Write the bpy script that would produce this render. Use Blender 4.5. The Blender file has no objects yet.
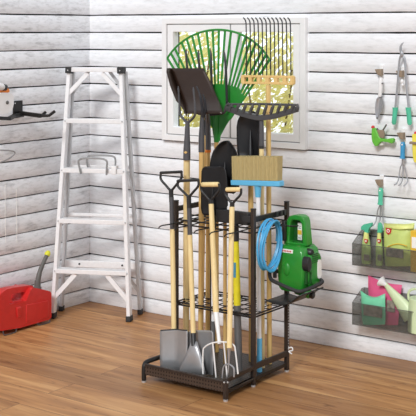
import bpy, bmesh, math, random
from mathutils import Vector, Matrix, noise
from mathutils.geometry import tessellate_polygon
S = bpy.context.scene
COL = S.collection
V = Vector
PI = math.pi
rnd = random.Random(7)

# ------------------------------------------------------------------ camera model (corner of the room = world origin)
FPX = 1152.68
YAW = math.radians(36.147)
VW = V((-math.sin(YAW), math.cos(YAW), 0)); RT = V((math.cos(YAW), math.sin(YAW), 0)); UP = V((0, 0, 1))
EYE = V((4.8573, -5.3933, 1.7))
HZ = 30.0                                   # horizon row of the photograph


def ray(px, py):
    return VW + RT * ((px - 208) / FPX) + UP * ((HZ - py) / FPX)


def at_y(px, py, y):                        # point of a plane parallel to the window wall
    r = ray(px, py); return EYE + r * ((y - EYE.y) / r.y)


def at_x(px, py, x):                        # point of a plane parallel to the left wall
    r = ray(px, py); return EYE + r * ((x - EYE.x) / r.x)


def at_z(px, py, z):
    r = ray(px, py); return EYE + r * ((z - EYE.z) / r.z)


# ------------------------------------------------------------------ materials
def lin(c):
    return tuple(((v / 255) / 12.92 if v / 255 <= .04045 else ((v / 255 + .055) / 1.055) ** 2.4) for v in c) + (1,)


def mat(name, rgb, rough=.5, metal=0, noise_amt=.08, scale=30, bump=0, stretch=(1, 1, 1), spec=.5, coat=0):
    m = bpy.data.materials.new(name); m.use_nodes = True
    n = m.node_tree.nodes; l = m.node_tree.links; b = n['Principled BSDF']
    b.inputs['Roughness'].default_value = rough; b.inputs['Metallic'].default_value = metal
    b.inputs['Specular IOR Level'].default_value = spec
    b.inputs['Coat Weight'].default_value = coat
    tc = n.new('ShaderNodeTexCoord'); mp = n.new('ShaderNodeMapping'); mp.inputs['Scale'].default_value = stretch
    nz = n.new('ShaderNodeTexNoise'); nz.inputs['Scale'].default_value = scale; nz.inputs['Detail'].default_value = 4
    l.new(tc.outputs['Object'], mp.inputs['Vector']); l.new(mp.outputs[0], nz.inputs['Vector'])
    r = n.new('ShaderNodeValToRGB')
    c = lin(rgb)
    r.color_ramp.elements[0].position = .3; r.color_ramp.elements[1].position = .7
    r.color_ramp.elements[0].color = tuple(v * (1 - noise_amt) for v in c[:3]) + (1,)
    r.color_ramp.elements[1].color = tuple(min(1, v * (1 + noise_amt)) for v in c[:3]) + (1,)
    l.new(nz.outputs['Fac'], r.inputs['Fac']); l.new(r.outputs['Color'], b.inputs['Base Color'])
    if bump:
        bp = n.new('ShaderNodeBump'); bp.inputs['Strength'].default_value = bump; bp.inputs['Distance'].default_value = .002
        l.new(nz.outputs['Fac'], bp.inputs['Height']); l.new(bp.outputs['Normal'], b.inputs['Normal'])
    return m


def perforated(name, rgb, hole, pitch, rad, axes):
    """metal sheet with a square grid of round holes, pattern in object space"""
    m = mat(name, rgb, .45, .3)
    n = m.node_tree.nodes; l = m.node_tree.links; b = n['Principled BSDF']
    tc = n.new('ShaderNodeTexCoord'); sp = n.new('ShaderNodeSeparateXYZ'); l.new(tc.outputs['Object'], sp.inputs[0])
    sq = []
    for a in axes:
        d = n.new('ShaderNodeMath'); d.operation = 'DIVIDE'; d.inputs[1].default_value = pitch; l.new(sp.outputs[a], d.inputs[0])
        f = n.new('ShaderNodeMath'); f.operation = 'FRACT'; l.new(d.outputs[0], f.inputs[0])
        s = n.new('ShaderNodeMath'); s.operation = 'SUBTRACT'; s.inputs[1].default_value = .5; l.new(f.outputs[0], s.inputs[0])
        p = n.new('ShaderNodeMath'); p.operation = 'MULTIPLY'; l.new(s.outputs[0], p.inputs[0]); l.new(s.outputs[0], p.inputs[1]); sq.append(p)
    ad = n.new('ShaderNodeMath'); l.new(sq[0].outputs[0], ad.inputs[0]); l.new(sq[1].outputs[0], ad.inputs[1])
    lt = n.new('ShaderNodeMath'); lt.operation = 'LESS_THAN'; lt.inputs[1].default_value = rad * rad; l.new(ad.outputs[0], lt.inputs[0])
    mx = n.new('ShaderNodeMixRGB'); l.new(lt.outputs[0], mx.inputs[0]); mx.inputs[2].default_value = lin(hole)
    l.new(b.inputs['Base Color'].links[0].from_socket, mx.inputs[1]); l.new(mx.outputs[0], b.inputs['Base Color'])
    return m


def wood_mat(name, rgb, dark, rough=.5):
    m = bpy.data.materials.new(name); m.use_nodes = True
    n = m.node_tree.nodes; l = m.node_tree.links; b = n['Principled BSDF']; b.inputs['Roughness'].default_value = rough
    tc = n.new('ShaderNodeTexCoord'); mp = n.new('ShaderNodeMapping'); mp.inputs['Scale'].default_value = (60, 60, 4)
    nz = n.new('ShaderNodeTexNoise'); nz.inputs['Scale'].default_value = 1.6; nz.inputs['Detail'].default_value = 5
    l.new(tc.outputs['Object'], mp.inputs[0]); l.new(mp.outputs[0], nz.inputs['Vector'])
    r = n.new('ShaderNodeValToRGB'); r.color_ramp.elements[0].position = .3; r.color_ramp.elements[1].position = .68
    r.color_ramp.elements[0].color = lin(dark); r.color_ramp.elements[1].color = lin(rgb)
    l.new(nz.outputs['Fac'], r.inputs['Fac']); l.new(r.outputs['Color'], b.inputs['Base Color'])
    return m


def whitewash(name, worn):
    """white painted boards: faint grain along the board, grey worn flecks"""
    m = bpy.data.materials.new(name); m.use_nodes = True
    n = m.node_tree.nodes; l = m.node_tree.links; b = n['Principled BSDF']; b.inputs['Roughness'].default_value = .75
    tc = n.new('ShaderNodeTexCoord')
    sc = (3, 3, 40)

    def nz(scale, detail, s, p0, p1, c0, c1):
        mp = n.new('ShaderNodeMapping'); mp.inputs['Scale'].default_value = s
        q = n.new('ShaderNodeTexNoise'); q.inputs['Scale'].default_value = scale; q.inputs['Detail'].default_value = detail
        q.inputs['Roughness'].default_value = .65
        l.new(tc.outputs['Object'], mp.inputs[0]); l.new(mp.outputs[0], q.inputs['Vector'])
        r = n.new('ShaderNodeValToRGB'); e = r.color_ramp.elements
        e[0].position = p0; e[1].position = p1; e[0].color = lin(c0); e[1].color = lin(c1)
        l.new(q.outputs['Fac'], r.inputs['Fac']); return r, q
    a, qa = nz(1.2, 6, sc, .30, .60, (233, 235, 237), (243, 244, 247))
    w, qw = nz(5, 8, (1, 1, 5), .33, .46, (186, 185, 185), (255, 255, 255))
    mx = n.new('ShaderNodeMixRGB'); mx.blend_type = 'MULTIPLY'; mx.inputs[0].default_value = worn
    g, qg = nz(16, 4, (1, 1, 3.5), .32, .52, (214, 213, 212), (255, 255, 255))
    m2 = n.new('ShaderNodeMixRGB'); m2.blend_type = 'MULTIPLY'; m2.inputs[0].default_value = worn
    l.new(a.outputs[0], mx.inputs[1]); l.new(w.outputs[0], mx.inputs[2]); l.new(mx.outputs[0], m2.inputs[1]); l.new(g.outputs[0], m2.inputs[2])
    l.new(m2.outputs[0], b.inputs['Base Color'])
    bp = n.new('ShaderNodeBump'); bp.inputs['Strength'].default_value = .25; bp.inputs['Distance'].default_value = .003
    l.new(qa.outputs['Fac'], bp.inputs['Height']); l.new(bp.outputs['Normal'], b.inputs['Normal'])
    return m


def floor_mat():
    m = bpy.data.materials.new('oak_floor'); m.use_nodes = True
    n = m.node_tree.nodes; l = m.node_tree.links; b = n['Principled BSDF']; b.inputs['Roughness'].default_value = .42
    b.inputs['Specular IOR Level'].default_value = .35
    tc = n.new('ShaderNodeTexCoord')
    br = n.new('ShaderNodeTexBrick'); br.offset = .37; br.inputs['Scale'].default_value = 1
    br.inputs['Brick Width'].default_value = 1.7; br.inputs['Row Height'].default_value = .185; br.inputs['Mortar Size'].default_value = .0013
    br.inputs['Color1'].default_value = (0, 0, 0, 1); br.inputs['Color2'].default_value = (1, 1, 1, 1); br.inputs['Mortar'].default_value = (.5, .5, .5, 1)
    br.inputs['Mortar Smooth'].default_value = .1
    l.new(tc.outputs['Object'], br.inputs['Vector'])
    mp = n.new('ShaderNodeMapping'); mp.inputs['Scale'].default_value = (1.2, 13, 1)
    l.new(tc.outputs['Object'], mp.inputs[0])
    ad = n.new('ShaderNodeVectorMath'); sc = n.new('ShaderNodeVectorMath'); sc.operation = 'SCALE'; sc.inputs['Scale'].default_value = 9
    l.new(br.outputs['Color'], sc.inputs[0]); l.new(mp.outputs[0], ad.inputs[0]); l.new(sc.outputs[0], ad.inputs[1])
    nz = n.new('ShaderNodeTexNoise'); nz.inputs['Scale'].default_value = 1.5; nz.inputs['Detail'].default_value = 7; nz.inputs['Distortion'].default_value = .7
    l.new(ad.outputs[0], nz.inputs['Vector'])
    r = n.new('ShaderNodeValToRGB'); e = r.color_ramp.elements; e[0].position = .28; e[0].color = lin((146, 100, 60)); e[1].position = .74; e[1].color = lin((206, 160, 108))
    k = e.new(.5); k.color = lin((180, 130, 82))
    l.new(nz.outputs['Fac'], r.inputs['Fac'])
    tone = n.new('ShaderNodeValToRGB'); t = tone.color_ramp.elements; t[0].color = (.76, .73, .70, 1); t[1].color = (1.12, 1.13, 1.12, 1)
    l.new(br.outputs['Color'], tone.inputs['Fac'])
    mx = n.new('ShaderNodeMixRGB'); mx.blend_type = 'MULTIPLY'; mx.inputs[0].default_value = 1
    l.new(r.outputs[0], mx.inputs[1]); l.new(tone.outputs[0], mx.inputs[2])
    # dark knots and flecks
    mp2 = n.new('ShaderNodeMapping'); mp2.inputs['Scale'].default_value = (5, 22, 1); l.new(tc.outputs['Object'], mp2.inputs[0])
    n2 = n.new('ShaderNodeTexNoise'); n2.inputs['Scale'].default_value = 1.3; n2.inputs['Detail'].default_value = 3; l.new(mp2.outputs[0], n2.inputs['Vector'])
    r2 = n.new('ShaderNodeValToRGB'); f = r2.color_ramp.elements; f[0].position = .29; f[0].color = (.5, .42, .34, 1); f[1].position = .37; f[1].color = (1, 1, 1, 1)
    l.new(n2.outputs['Fac'], r2.inputs['Fac'])
    m2 = n.new('ShaderNodeMixRGB'); m2.blend_type = 'MULTIPLY'; m2.inputs[0].default_value = 1
    l.new(mx.outputs[0], m2.inputs[1]); l.new(r2.outputs[0], m2.inputs[2])
    m3 = n.new('ShaderNodeMixRGB'); m3.inputs[2].default_value = lin((78, 48, 28))
    l.new(br.outputs['Fac'], m3.inputs[0]); l.new(m2.outputs[0], m3.inputs[1]); l.new(m3.outputs[0], b.inputs['Base Color'])
    return m


def clear_mat(name, tint, gloss):
    m = bpy.data.materials.new(name); m.use_nodes = True
    n = m.node_tree.nodes; l = m.node_tree.links; n.remove(n['Principled BSDF'])
    t = n.new('ShaderNodeBsdfTransparent'); t.inputs[0].default_value = tint
    g = n.new('ShaderNodeBsdfGlossy'); g.inputs['Roughness'].default_value = .12; g.inputs[0].default_value = (.8, .8, .8, 1)
    d = n.new('ShaderNodeBsdfDiffuse'); d.inputs[0].default_value = lin((118, 118, 114))
    lw = n.new('ShaderNodeLayerWeight'); lw.inputs['Blend'].default_value = .25
    x0 = n.new('ShaderNodeMixShader'); x0.inputs[0].default_value = gloss; l.new(t.outputs[0], x0.inputs[1]); l.new(d.outputs[0], x0.inputs[2])
    k = n.new('ShaderNodeMath'); k.operation = 'MULTIPLY'; k.inputs[1].default_value = .25; l.new(lw.outputs['Fresnel'], k.inputs[0])
    x = n.new('ShaderNodeMixShader'); l.new(k.outputs[0], x.inputs[0]); l.new(x0.outputs[0], x.inputs[1]); l.new(g.outputs[0], x.inputs[2])
    l.new(x.outputs[0], n['Material Output'].inputs[0])
    return m


M = dict(
    wall=whitewash('whitewashed_boards', .32), wall_shaded=whitewash('worn_shaded_boards', .60), gap=mat('dark_gap', (22, 21, 20), .9),  # left-wall copy: stronger worn flecks also darken it as painted shade
    floor=floor_mat(), frame=mat('white_window_paint', (238, 238, 238), .5, noise_amt=.01),
    seam=mat('grey_seal', (150, 150, 150), .6),
    glass=clear_mat('window_glass', (.97, .98, .97, 1), .0),
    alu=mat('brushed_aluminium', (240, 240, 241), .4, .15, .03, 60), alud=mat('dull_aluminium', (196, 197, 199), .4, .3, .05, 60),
    black=mat('black_powder_coat', (34, 32, 31), .42, .2, .1), bronze=mat('dark_bronze_steel', (62, 53, 48), .42, .4, .1),
    wire=mat('black_wire', (36, 34, 33), .4, .3), rubber=mat('black_rubber', (44, 44, 45), .7),
    perf=perforated('perforated_steel', (80, 66, 57), (22, 18, 16), .0165, .25, (0, 2)),
    mesh=perforated('mesh_deck', (74, 70, 66), (24, 23, 22), .019, .33, (0, 1)),
    plastic=mat('black_plastic', (38, 38, 39), .38, 0, .05), blade=mat('black_steel_blade', (36, 36, 38), .42, .3, .08, 20),
    brown=mat('dark_brown_steel', (50, 34, 25), .36, .2, .08, 12, coat=.12),
    steel=mat('grey_steel', (172, 173, 175), .36, .55, .05, 20), fork=mat('dark_grey_steel', (92, 92, 95), .4, .5, .08, 30),
    tine=mat('dark_tine_steel', (48, 48, 52), .38, .4), rakegrey=mat('charcoal_iron', (78, 78, 80), .5, .3, .08),
    whitemetal=mat('white_enamel', (236, 236, 234), .35, 0, .02), zinc=mat('zinc_screw', (205, 205, 205), .35, .5),
    wood=wood_mat('pale_ash_handle', (240, 218, 162), (230, 202, 142)), wood_shaded=wood_mat('shaded_ash_handle', (222, 186, 120), (204, 164, 98)),  # second handle wood: same wood, shade of the back row painted into it
    rakewood=wood_mat('yellow_pine', (236, 204, 138), (214, 176, 104)),
    yellow=mat('yellow_paint', (226, 214, 40), .4), greyp=mat('grey_tube', (108, 109, 110), .4, .3), whitep=mat('white_tube', (238, 239, 240), .35, 0, .02),
    blue=mat('sky_blue_plastic', (98, 184, 226), .4, 0, .04), hose=mat('blue_hose', (74, 166, 214), .35, 0, .06), label=mat('blue_label', (70, 140, 170), .5),
    bristle=mat('straw_bristle', (180, 162, 112), .85, 0, .14, 60, .5, (9, 9, .6)),
    green=mat('leaf_green_plastic', (40, 136, 48), .4, 0, .08), wgreen=mat('washer_green', (38, 138, 44), .36, 0, .05, coat=.2),
    dgreen=mat('dark_green', (22, 84, 30), .5), orange=mat('orange_plastic', (236, 130, 38), .45), red=mat('red_can', (206, 40, 38), .36, 0, .05, coat=.2),
    sawwhite=mat('pale_grey_plastic', (232, 230, 228), .45, 0, .02), spout=mat('grey_spout', (96, 94, 90), .5), tip=mat('yellow_tip', (222, 220, 60), .5),
    hookm=mat('beige_metal', (150, 132, 112), .5, .1), wwhite=mat('white_plastic', (240, 240, 240), .4, 0, .02), chrome=mat('chrome', (178, 180, 184), .3, .55),
    mint=mat('mint_grip', (86, 196, 160), .45), lime=mat('lime_plastic', (104, 190, 66), .4), teal=mat('teal_plastic', (84, 192, 154), .4),
    cyan=mat('bright_blue_grip', (58, 150, 200), .4), lemon=mat('lemon_plastic', (240, 226, 90), .45), bagl=mat('lime_bag', (204, 222, 128), .35, 0, .14, 9),
    bagy=mat('pale_yellow_film', (228, 232, 140), .4), pink=mat('pink_bag', (228, 96, 142), .32, 0, .12, 12), bagt=mat('mint_bag', (122, 210, 168), .3, 0, .1, 14),
    pale=mat('pale_green_enamel', (214, 230, 186), .4, 0, .03), bottle=mat('green_bottle', (190, 216, 132), .3, 0, .08), bred=mat('red_print', (206, 50, 50), .5),
    photo=mat('grey_print', (150, 140, 128), .5, 0, .5, 40), box=mat('yellow_carton', (232, 190, 60), .5), wprint=mat('white_print', (245, 245, 240), .5),
    leaf=mat('shrub_leaf', (255, 243, 184), .6, 0, .1, 3), lawn=mat('lawn_grass', (150, 160, 80), .9, 0, .2, 12), bark=mat('shrub_bark', (120, 100, 70), .9),
    smoke=clear_mat('smoked_acrylic', (.84, .84, .83, 1), .20), pearl=mat('pale_chain', (235, 233, 228), .4), silverloop=mat('grey_tubing', (150, 150, 150), .4, .4),
)


def leafy(m):
    n = m.node_tree.nodes; l = m.node_tree.links; b = n['Principled BSDF']
    t = n.new('ShaderNodeBsdfTranslucent'); x = n.new('ShaderNodeMixShader'); x.inputs[0].default_value = .6
    l.new(b.inputs['Base Color'].links[0].from_socket, t.inputs[0])
    l.new(b.outputs[0], x.inputs[1]); l.new(t.outputs[0], x.inputs[2]); l.new(x.outputs[0], n['Material Output'].inputs[0])
leafy(M['leaf'])


# ------------------------------------------------------------------ mesh builder (world coordinates)
class MB:
    def __init__(self):
        self.v = []; self.f = []

    def add(self, vs, fs):
        o = len(self.v); self.v += [V(p) for p in vs]; self.f += [tuple(i + o for i in f) for f in fs]; return self

    def box(self, lo, hi, mx=None):
        lo, hi = V(lo), V(hi)
        vs = [V((x, y, z)) for z in (lo.z, hi.z) for y in (lo.y, hi.y) for x in (lo.x, hi.x)]
        if mx: vs = [mx @ p for p in vs]
        return self.add(vs, [(0, 2, 3, 1), (4, 5, 7, 6), (0, 1, 5, 4), (2, 6, 7, 3), (0, 4, 6, 2), (1, 3, 7, 5)])

    def bar(self, a, b, w, h, up=(0, 0, 1)):
        """rectangular bar from a to b, w across, h along up"""
        a, b = V(a), V(b); d = (b - a).normalized(); s = d.cross(V(up)).normalized(); u = s.cross(d).normalized()
        vs = [p + s * (w / 2 * i) + u * (h / 2 * j) for p in (a, b) for (i, j) in ((-1, -1), (1, -1), (1, 1), (-1, 1))]
        return self.add(vs, [(0, 1, 2, 3), (7, 6, 5, 4), (0, 4, 5, 1), (1, 5, 6, 2), (2, 6, 7, 3), (3, 7, 4, 0)])

    def tube(self, pts, r, seg=10, closed=False, flat=1.0, flat_dir=None):
        pts = [V(p) for p in pts]; n = len(pts)
        rs = r if isinstance(r, (list, tuple)) else [r] * n
        def tan(i):
            if closed: return (pts[(i + 1) % n] - pts[i - 1]).normalized()
            return (pts[min(i + 1, n - 1)] - pts[max(i - 1, 0)]).normalized()
        t0 = tan(0); ref = V((0, 0, 1)) if abs(t0.z) < .9 else V((1, 0, 0))
        if flat_dir is not None: ref = V(flat_dir)
        nrm = (ref - t0 * ref.dot(t0)).normalized()
        vs = []
        for i in range(n):
            t = tan(i); nrm = (nrm - t * nrm.dot(t)).normalized(); bn = t.cross(nrm)
            for k in range(seg):
                a = 2 * PI * k / seg
                vs.append(pts[i] + nrm * (math.cos(a) * rs[i] * flat) + bn * (math.sin(a) * rs[i]))
        fs = []
        for i in range(n if closed else n - 1):
            j = (i + 1) % n
            for k in range(seg):
                fs.append((i * seg + k, i * seg + (k + 1) % seg, j * seg + (k + 1) % seg, j * seg + k))
        if not closed:
            fs.append(tuple(range(seg - 1, -1, -1))); fs.append(tuple((n - 1) * seg + k for k in range(seg)))
        return self.add(vs, fs)

    def lathe(self, a, b, prof, seg=16):
        """profile [(t along a->b, radius)]"""
        a, b = V(a), V(b)
        return self.tube([a.lerp(b, t) + (b - a).normalized() * (i * 1e-5) for i, (t, r) in enumerate(prof)], [max(r, 1e-4) for t, r in prof], seg)

    def ball(self, c, r, seg=14, rings=9):
        c = V(c); r = V(r) if hasattr(r, '__len__') else V((r, r, r)); vs = []; fs = []
        for i in range(rings + 1):
            th = PI * i / rings
            for k in range(seg):
                ph = 2 * PI * k / seg
                vs.append(c + V((r.x * math.sin(th) * math.cos(ph), r.y * math.sin(th) * math.sin(ph), r.z * math.cos(th))))
        for i in range(rings):
            for k in range(seg):
                fs.append((i * seg + k, (i + 1) * seg + k, (i + 1) * seg + (k + 1) % seg, i * seg + (k + 1) % seg))
        return self.add(vs, fs)

    def grid(self, rows):
        """rows: list of equal-length rows of points -> open surface"""
        n = len(rows[0]); vs = [p for r in rows for p in r]
        return self.add(vs, [(i * n + k, i * n + k + 1, (i + 1) * n + k + 1, (i + 1) * n + k) for i in range(len(rows) - 1) for k in range(n - 1)])

    def loft(self, rings, cap=True):
        n = len(rings[0]); vs = [p for r in rings for p in r]; fs = []
        for i in range(len(rings) - 1):
            for k in range(n):
                fs.append((i * n + k, i * n + (k + 1) % n, (i + 1) * n + (k + 1) % n, (i + 1) * n + k))
        if cap:
            fs.append(tuple(range(n - 1, -1, -1))); fs.append(tuple((len(rings) - 1) * n + k for k in range(n)))
        return self.add(vs, fs)

    def prism(self, outline, d, holes=()):
        """outline: 3-D coplanar points, extruded by vector d, with holes"""
        d = V(d); loops = [[V(p) for p in outline]] + [[V(p) for p in h] for h in holes]
        flat = [p for lp in loops for p in lp]; n = len(flat)
        tri = tessellate_polygon(loops)
        fs = []; nn = sum(((flat[t[1]] - flat[t[0]]).cross(flat[t[2]] - flat[t[0]]) for t in tri), V((0, 0, 0)))
        for t in tri:
            t = tuple(t)
            fs.append(t); fs.append(tuple(i + n for i in reversed(t)))
        o = 0
        for lp in loops:
            m = len(lp)
            for i in range(m):
                j = (i + 1) % m; fs.append((o + i, o + j, o + j + n, o + i + n))
            o += m
        return self.add(flat + [p + d for p in flat], fs)


def obj(name, mb, m, parent=None, loc=None, solid=0, bevel=0, smooth=True, offset=0, subsurf=0, mats=None, angle=38):
    me = bpy.data.meshes.new(name)
    base = V(loc) if loc is not None else (parent_origin(parent) if parent else V((0, 0, 0)))
    me.from_pydata([tuple(p - base) for p in mb.v], [], mb.f); me.update()
    bm = bmesh.new(); bm.from_mesh(me); bmesh.ops.remove_doubles(bm, verts=bm.verts, dist=1e-6)
    bmesh.ops.recalc_face_normals(bm, faces=bm.faces); bm.to_mesh(me); bm.free()
    me.materials.append(M[m] if isinstance(m, str) else m)
    if smooth:
        for p in me.polygons: p.use_smooth = True
        me.set_sharp_from_angle(angle=math.radians(angle))
    o = bpy.data.objects.new(name, me); COL.objects.link(o)
    if parent:
        o.parent = parent
    else:
        o.location = base
    if solid:
        s = o.modifiers.new('thickness', 'SOLIDIFY'); s.thickness = solid; s.offset = offset
    if bevel:
        b = o.modifiers.new('bevel', 'BEVEL'); b.width = bevel; b.segments = 2; b.limit_method = 'ANGLE'; b.angle_limit = math.radians(40)
    return o


def parent_origin(p):
    o = V((0, 0, 0))
    while p is not None:
        o += p.location; p = p.parent
    return o


def thing(name, label, cat, loc, group=None):
    o = bpy.data.objects.new(name, None); COL.objects.link(o); o.location = V(loc); o.empty_display_size = .05
    return tag(o, label, cat, group)


def tag(o, label, cat, group=None):
    o['label'] = label; o['category'] = cat
    if group: o['group'] = group
    return o


def struct(o):
    o['kind'] = 'structure'; return o


def spline(pts, n=6):
    """Catmull-Rom through the points"""
    pts = [V(p) for p in pts]; out = []
    for i in range(len(pts) - 1):
        p0 = pts[max(i - 1, 0)]; p1 = pts[i]; p2 = pts[i + 1]; p3 = pts[min(i + 2, len(pts) - 1)]
        for k in range(n):
            t = k / n
            out.append(.5 * ((2 * p1) + (p2 - p0) * t + (2 * p0 - 5 * p1 + 4 * p2 - p3) * t * t + (3 * p1 - p0 - 3 * p2 + p3) * t ** 3))
    return out + [pts[-1]]


# ------------------------------------------------------------------ the room
Z0, PITCH, GAP = .0844, .1067, .0068
HTOP = 2.05
WX0, WX1, WZ0, WZ1 = .602, 1.588, 1.052, 1.766       # window opening


def planks(fn, length, cuts=None):
    mb = MB(); k = -1
    while True:
        lo = Z0 + PITCH * k + GAP / 2; hi = lo + PITCH - GAP
        if k == -1: lo = 0
        if lo > HTOP: break
        spans = [(0, length)]
        segs = []
        if cuts and hi > cuts[2] and lo < cuts[3]:
            z_lo, z_hi = lo, hi
            segs = [(0, cuts[0], lo, hi), (cuts[1], length, lo, hi)]
            if lo < cuts[2] - .002: segs.append((cuts[0], cuts[1], lo, cuts[2]))
            if hi > cuts[3] + .002: segs.append((cuts[0], cuts[1], cuts[3], hi))
        else:
            segs = [(0, length, lo, hi)]
        for (a, b, l, h) in segs:
            n = max(2, int((b - a) / .06)); top = []; bot = []
            for i in range(n + 1):
                t = a + (b - a) * i / n
                j1 = noise.noise(V((t * 2.3, k * 7.1, 3))) * .0022 + noise.noise(V((t * 11, k * 3.7, 9))) * .0012
                j0 = noise.noise(V((t * 2.3, k * 5.3, 13))) * .0022 + noise.noise(V((t * 11, k * 2.9, 19))) * .0012
                top.append((t, h + j1)); bot.append((t, l + (j0 if l > 0 else 0)))
            dep = noise.noise(V((k * 3.3, a, 5))) * .0012
            rows = [[fn(t, z, .016) for t, z in bot], [fn(t, z + .0005, dep + .0015) for t, z in bot], [fn(t, z + .0025, dep) for t, z in bot],
                    [fn(t, z - .0025, dep) for t, z in top], [fn(t, z - .0005, dep + .0015) for t, z in top], [fn(t, z, .016) for t, z in top]]
            mb.grid(rows)
        k += 1
    return mb


wr = struct(obj('wall_back', planks(lambda t, z, d: V((t, d, z)), 7.5, (WX0, WX1, WZ0, WZ1)), 'wall'))
b = MB()
for lo, hi in (((-.15, .0155, 0), (WX0, .14, HTOP)), ((WX1, .0155, 0), (7.5, .14, HTOP)), ((WX0, .0155, 0), (WX1, .14, WZ0)), ((WX0, .0155, WZ1), (WX1, .14, HTOP))):
    b.box(lo, hi)
obj('backing', b, 'gap', wr, smooth=False)
wl = struct(obj('wall_left', planks(lambda t, z, d: V((-d, -t, z)), 7.5), 'wall_shaded'))
obj('backing', MB().box((-.14, -7.5, 0), (-.0155, .0154, HTOP)), 'gap', wl, smooth=False)
struct(obj('floor', MB().box((-.015, -7.5, -.05), (7.5, .015, 0)), 'floor', smooth=False))

# window
win = bpy.data.objects.new('window_1', None); COL.objects.link(win); win.location = (WX0, 0, WZ0); struct(win)
def ring_frame(x0, x1, z0, z1, w, y0, y1):
    o = [V((x0, y0, z0)), V((x1, y0, z0)), V((x1, y0, z1)), V((x0, y0, z1))]
    i = [V((x0 + w, y0, z0 + w)), V((x1 - w, y0, z0 + w)), V((x1 - w, y0, z1 - w)), V((x0 + w, y0, z1 - w))]
    return MB().prism(o, (0, y1 - y0, 0), [i])
obj('window_frame', ring_frame(WX0 - .004, WX1 + .004, WZ0 - .004, WZ1 + .004, .034, -.03, .09), 'frame', win, bevel=.003)
obj('seal', ring_frame(WX0 + .029, WX1 - .029, WZ0 + .029, WZ1 - .029, .006, -.018, .05), 'seam', win)
for (a, c) in ((WX0 + .035, 1.086), (1.096, WX1 - .035)):
    sh = obj('sash', ring_frame(a, c, WZ0 + .035, WZ1 - .035, .042, -.024, .03), 'frame', win, bevel=.003)
    obj('pane', MB().box((a + .041, .002, WZ0 + .076), (c - .041, .006, WZ1 - .076)), 'glass', sh, smooth=False)
obj('mullion', MB().box((1.086, -.016, WZ0 + .03), (1.096, .05, WZ1 - .03)), 'seam', win, smooth=False)

# outdoors beyond the window
struct(obj('lawn', MB().box((-9, .2, -.35), (7, 12, -.3)), 'lawn', smooth=False))
def shrub(cx, cy, r, zt, seed, label):
    g = random.Random(seed)
    t = thing('garden_shrub', label, 'shrub', (cx, cy, -.3), 'shrubs outside the window')
    lf = MB()
    for i in range(3600):
        while True:
            p = V((g.uniform(-1, 1), g.uniform(-1, 1), g.uniform(-1, 1)))
            if .35 < p.length < 1: break
        hh = (zt + .3) / 2
        c = V((cx + p.x * r, cy + p.y * r * .8, -.3 + hh + p.z * hh))
        n1 = V((g.gauss(0, 1), g.gauss(0, 1), g.gauss(0, 1))).normalized(); n2 = n1.orthogonal().normalized()
        s = g.uniform(.02, .042)
        m3 = n1.cross(n2)
        lf.add([c - n2 * s, c + m3 * s * .5, c + n2 * s, c - m3 * s * .5], [(0, 1, 2, 3)])
    obj('foliage', lf, 'leaf', t, smooth=False)
    st = MB()
    for k in range(6):
        a = k * 1.05
        st.tube(spline([(cx, cy, -.3), (cx + math.cos(a) * r * .2, cy + math.sin(a) * r * .2, zt * .3), (cx + math.cos(a) * r * .6, cy + math.sin(a) * r * .5, zt * .8)], 4), [.009] * 4 + [.007] * 4 + [.004], 6)
    obj('stem', st, 'bark', t)
shrub(-.56, 1.75, .37, 1.95, 1, 'yellow-green shrub showing through the left window sash')
shrub(.20, 1.75, .37, 1.85, 2, 'pale yellow shrub showing through the right window sash behind the rakes')

# ------------------------------------------------------------------ storage rack
X0, X1, YT, YF, YB, HT = 1.325, 1.790, -1.082, -.828, -.530, .843
rack = thing('tool_rack', 'dark bronze steel rack with wire grids holding all the upright garden tools', 'rack', ((X0 + X1) / 2, (YT + YB) / 2, 0))
W = .020
def post(x, y, h, name='post', z0=.009):
    p = obj(name, MB().box((x - W / 2, y - W / 2, z0), (x + W / 2, y + W / 2, h)), 'bronze', rack, bevel=.002)
    obj('levelling_foot', MB().lathe((x, y, 0), (x, y, .012), [(0, .011), (.6, .0115), (.7, .008), (1, .008)]), 'zinc', p)
    return p
for (x, y) in ((X0, YF), (X1, YF), (X0, YB), (X1, YB)):
    p = post(x, y, HT)
    obj('end_cap', MB().box((x - W / 2 - .001, y - W / 2 - .001, HT), (x + W / 2 + .001, y + W / 2 + .001, HT + .006)), 'plastic', p, bevel=.002)
pr = post(X1 + .018, YT, .098)
for q in ((X1 + .018, YT - .011, .088), (X1 + .018 + .011, YT, .088)):
    obj('screw', MB().ball(q, .0045), 'zinc', pr)
# left front leg is a bent tube running back as the side rail
pl = obj('bent_leg', MB().tube(spline([(X0, YT, .009), (X0, YT, .064), (X0, YT + .006, .084), (X0, YT + .026, .093), (X0, -.98, .093), (X0, YF, .093)], 5), .0115, 10), 'black', rack)
obj('levelling_foot', MB().lathe((X0, YT, 0), (X0, YT, .012), [(0, .011), (.6, .0115), (.7, .008), (1, .008)]), 'zinc', pl)
obj('perforated_panel', MB().box((X0 + .008, YT - .004, .039), (X1 + .010, YT + .004, .084)), 'perf', rack, smooth=False)
obj('front_rail', MB().bar((X0 + .008, YT, .086), (X1 + .010, YT, .086), .014, .012), 'bronze', rack, bevel=.002)
d = MB().box((X0, YT + .004, .040), (X1 + .012, YF, .046)).box((X0, YF, .040), (X1, YB, .046))
obj('mesh_deck', d, 'mesh', rack, smooth=False)
obj('deck_rim', MB().bar((X1 + .012, YT, .038), (X1, YF, .038), .012, .016).bar((X0, YT, .038), (X0, YB, .038), .012, .016).bar((X1, YF, .038), (X1, YB, .038), .012, .018).bar((X0, YB, .038), (X1, YB, .038), .012, .018), 'black', rack)
obj('side_rail', MB().bar((X1 + .016, YT, .093), (X1 + .002, YF, .093), .014, .02).bar((X1 + .002, YF, .093), (X1 + .002, YB, .093), .012, .028), 'bronze', rack, bevel=.002)
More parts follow.
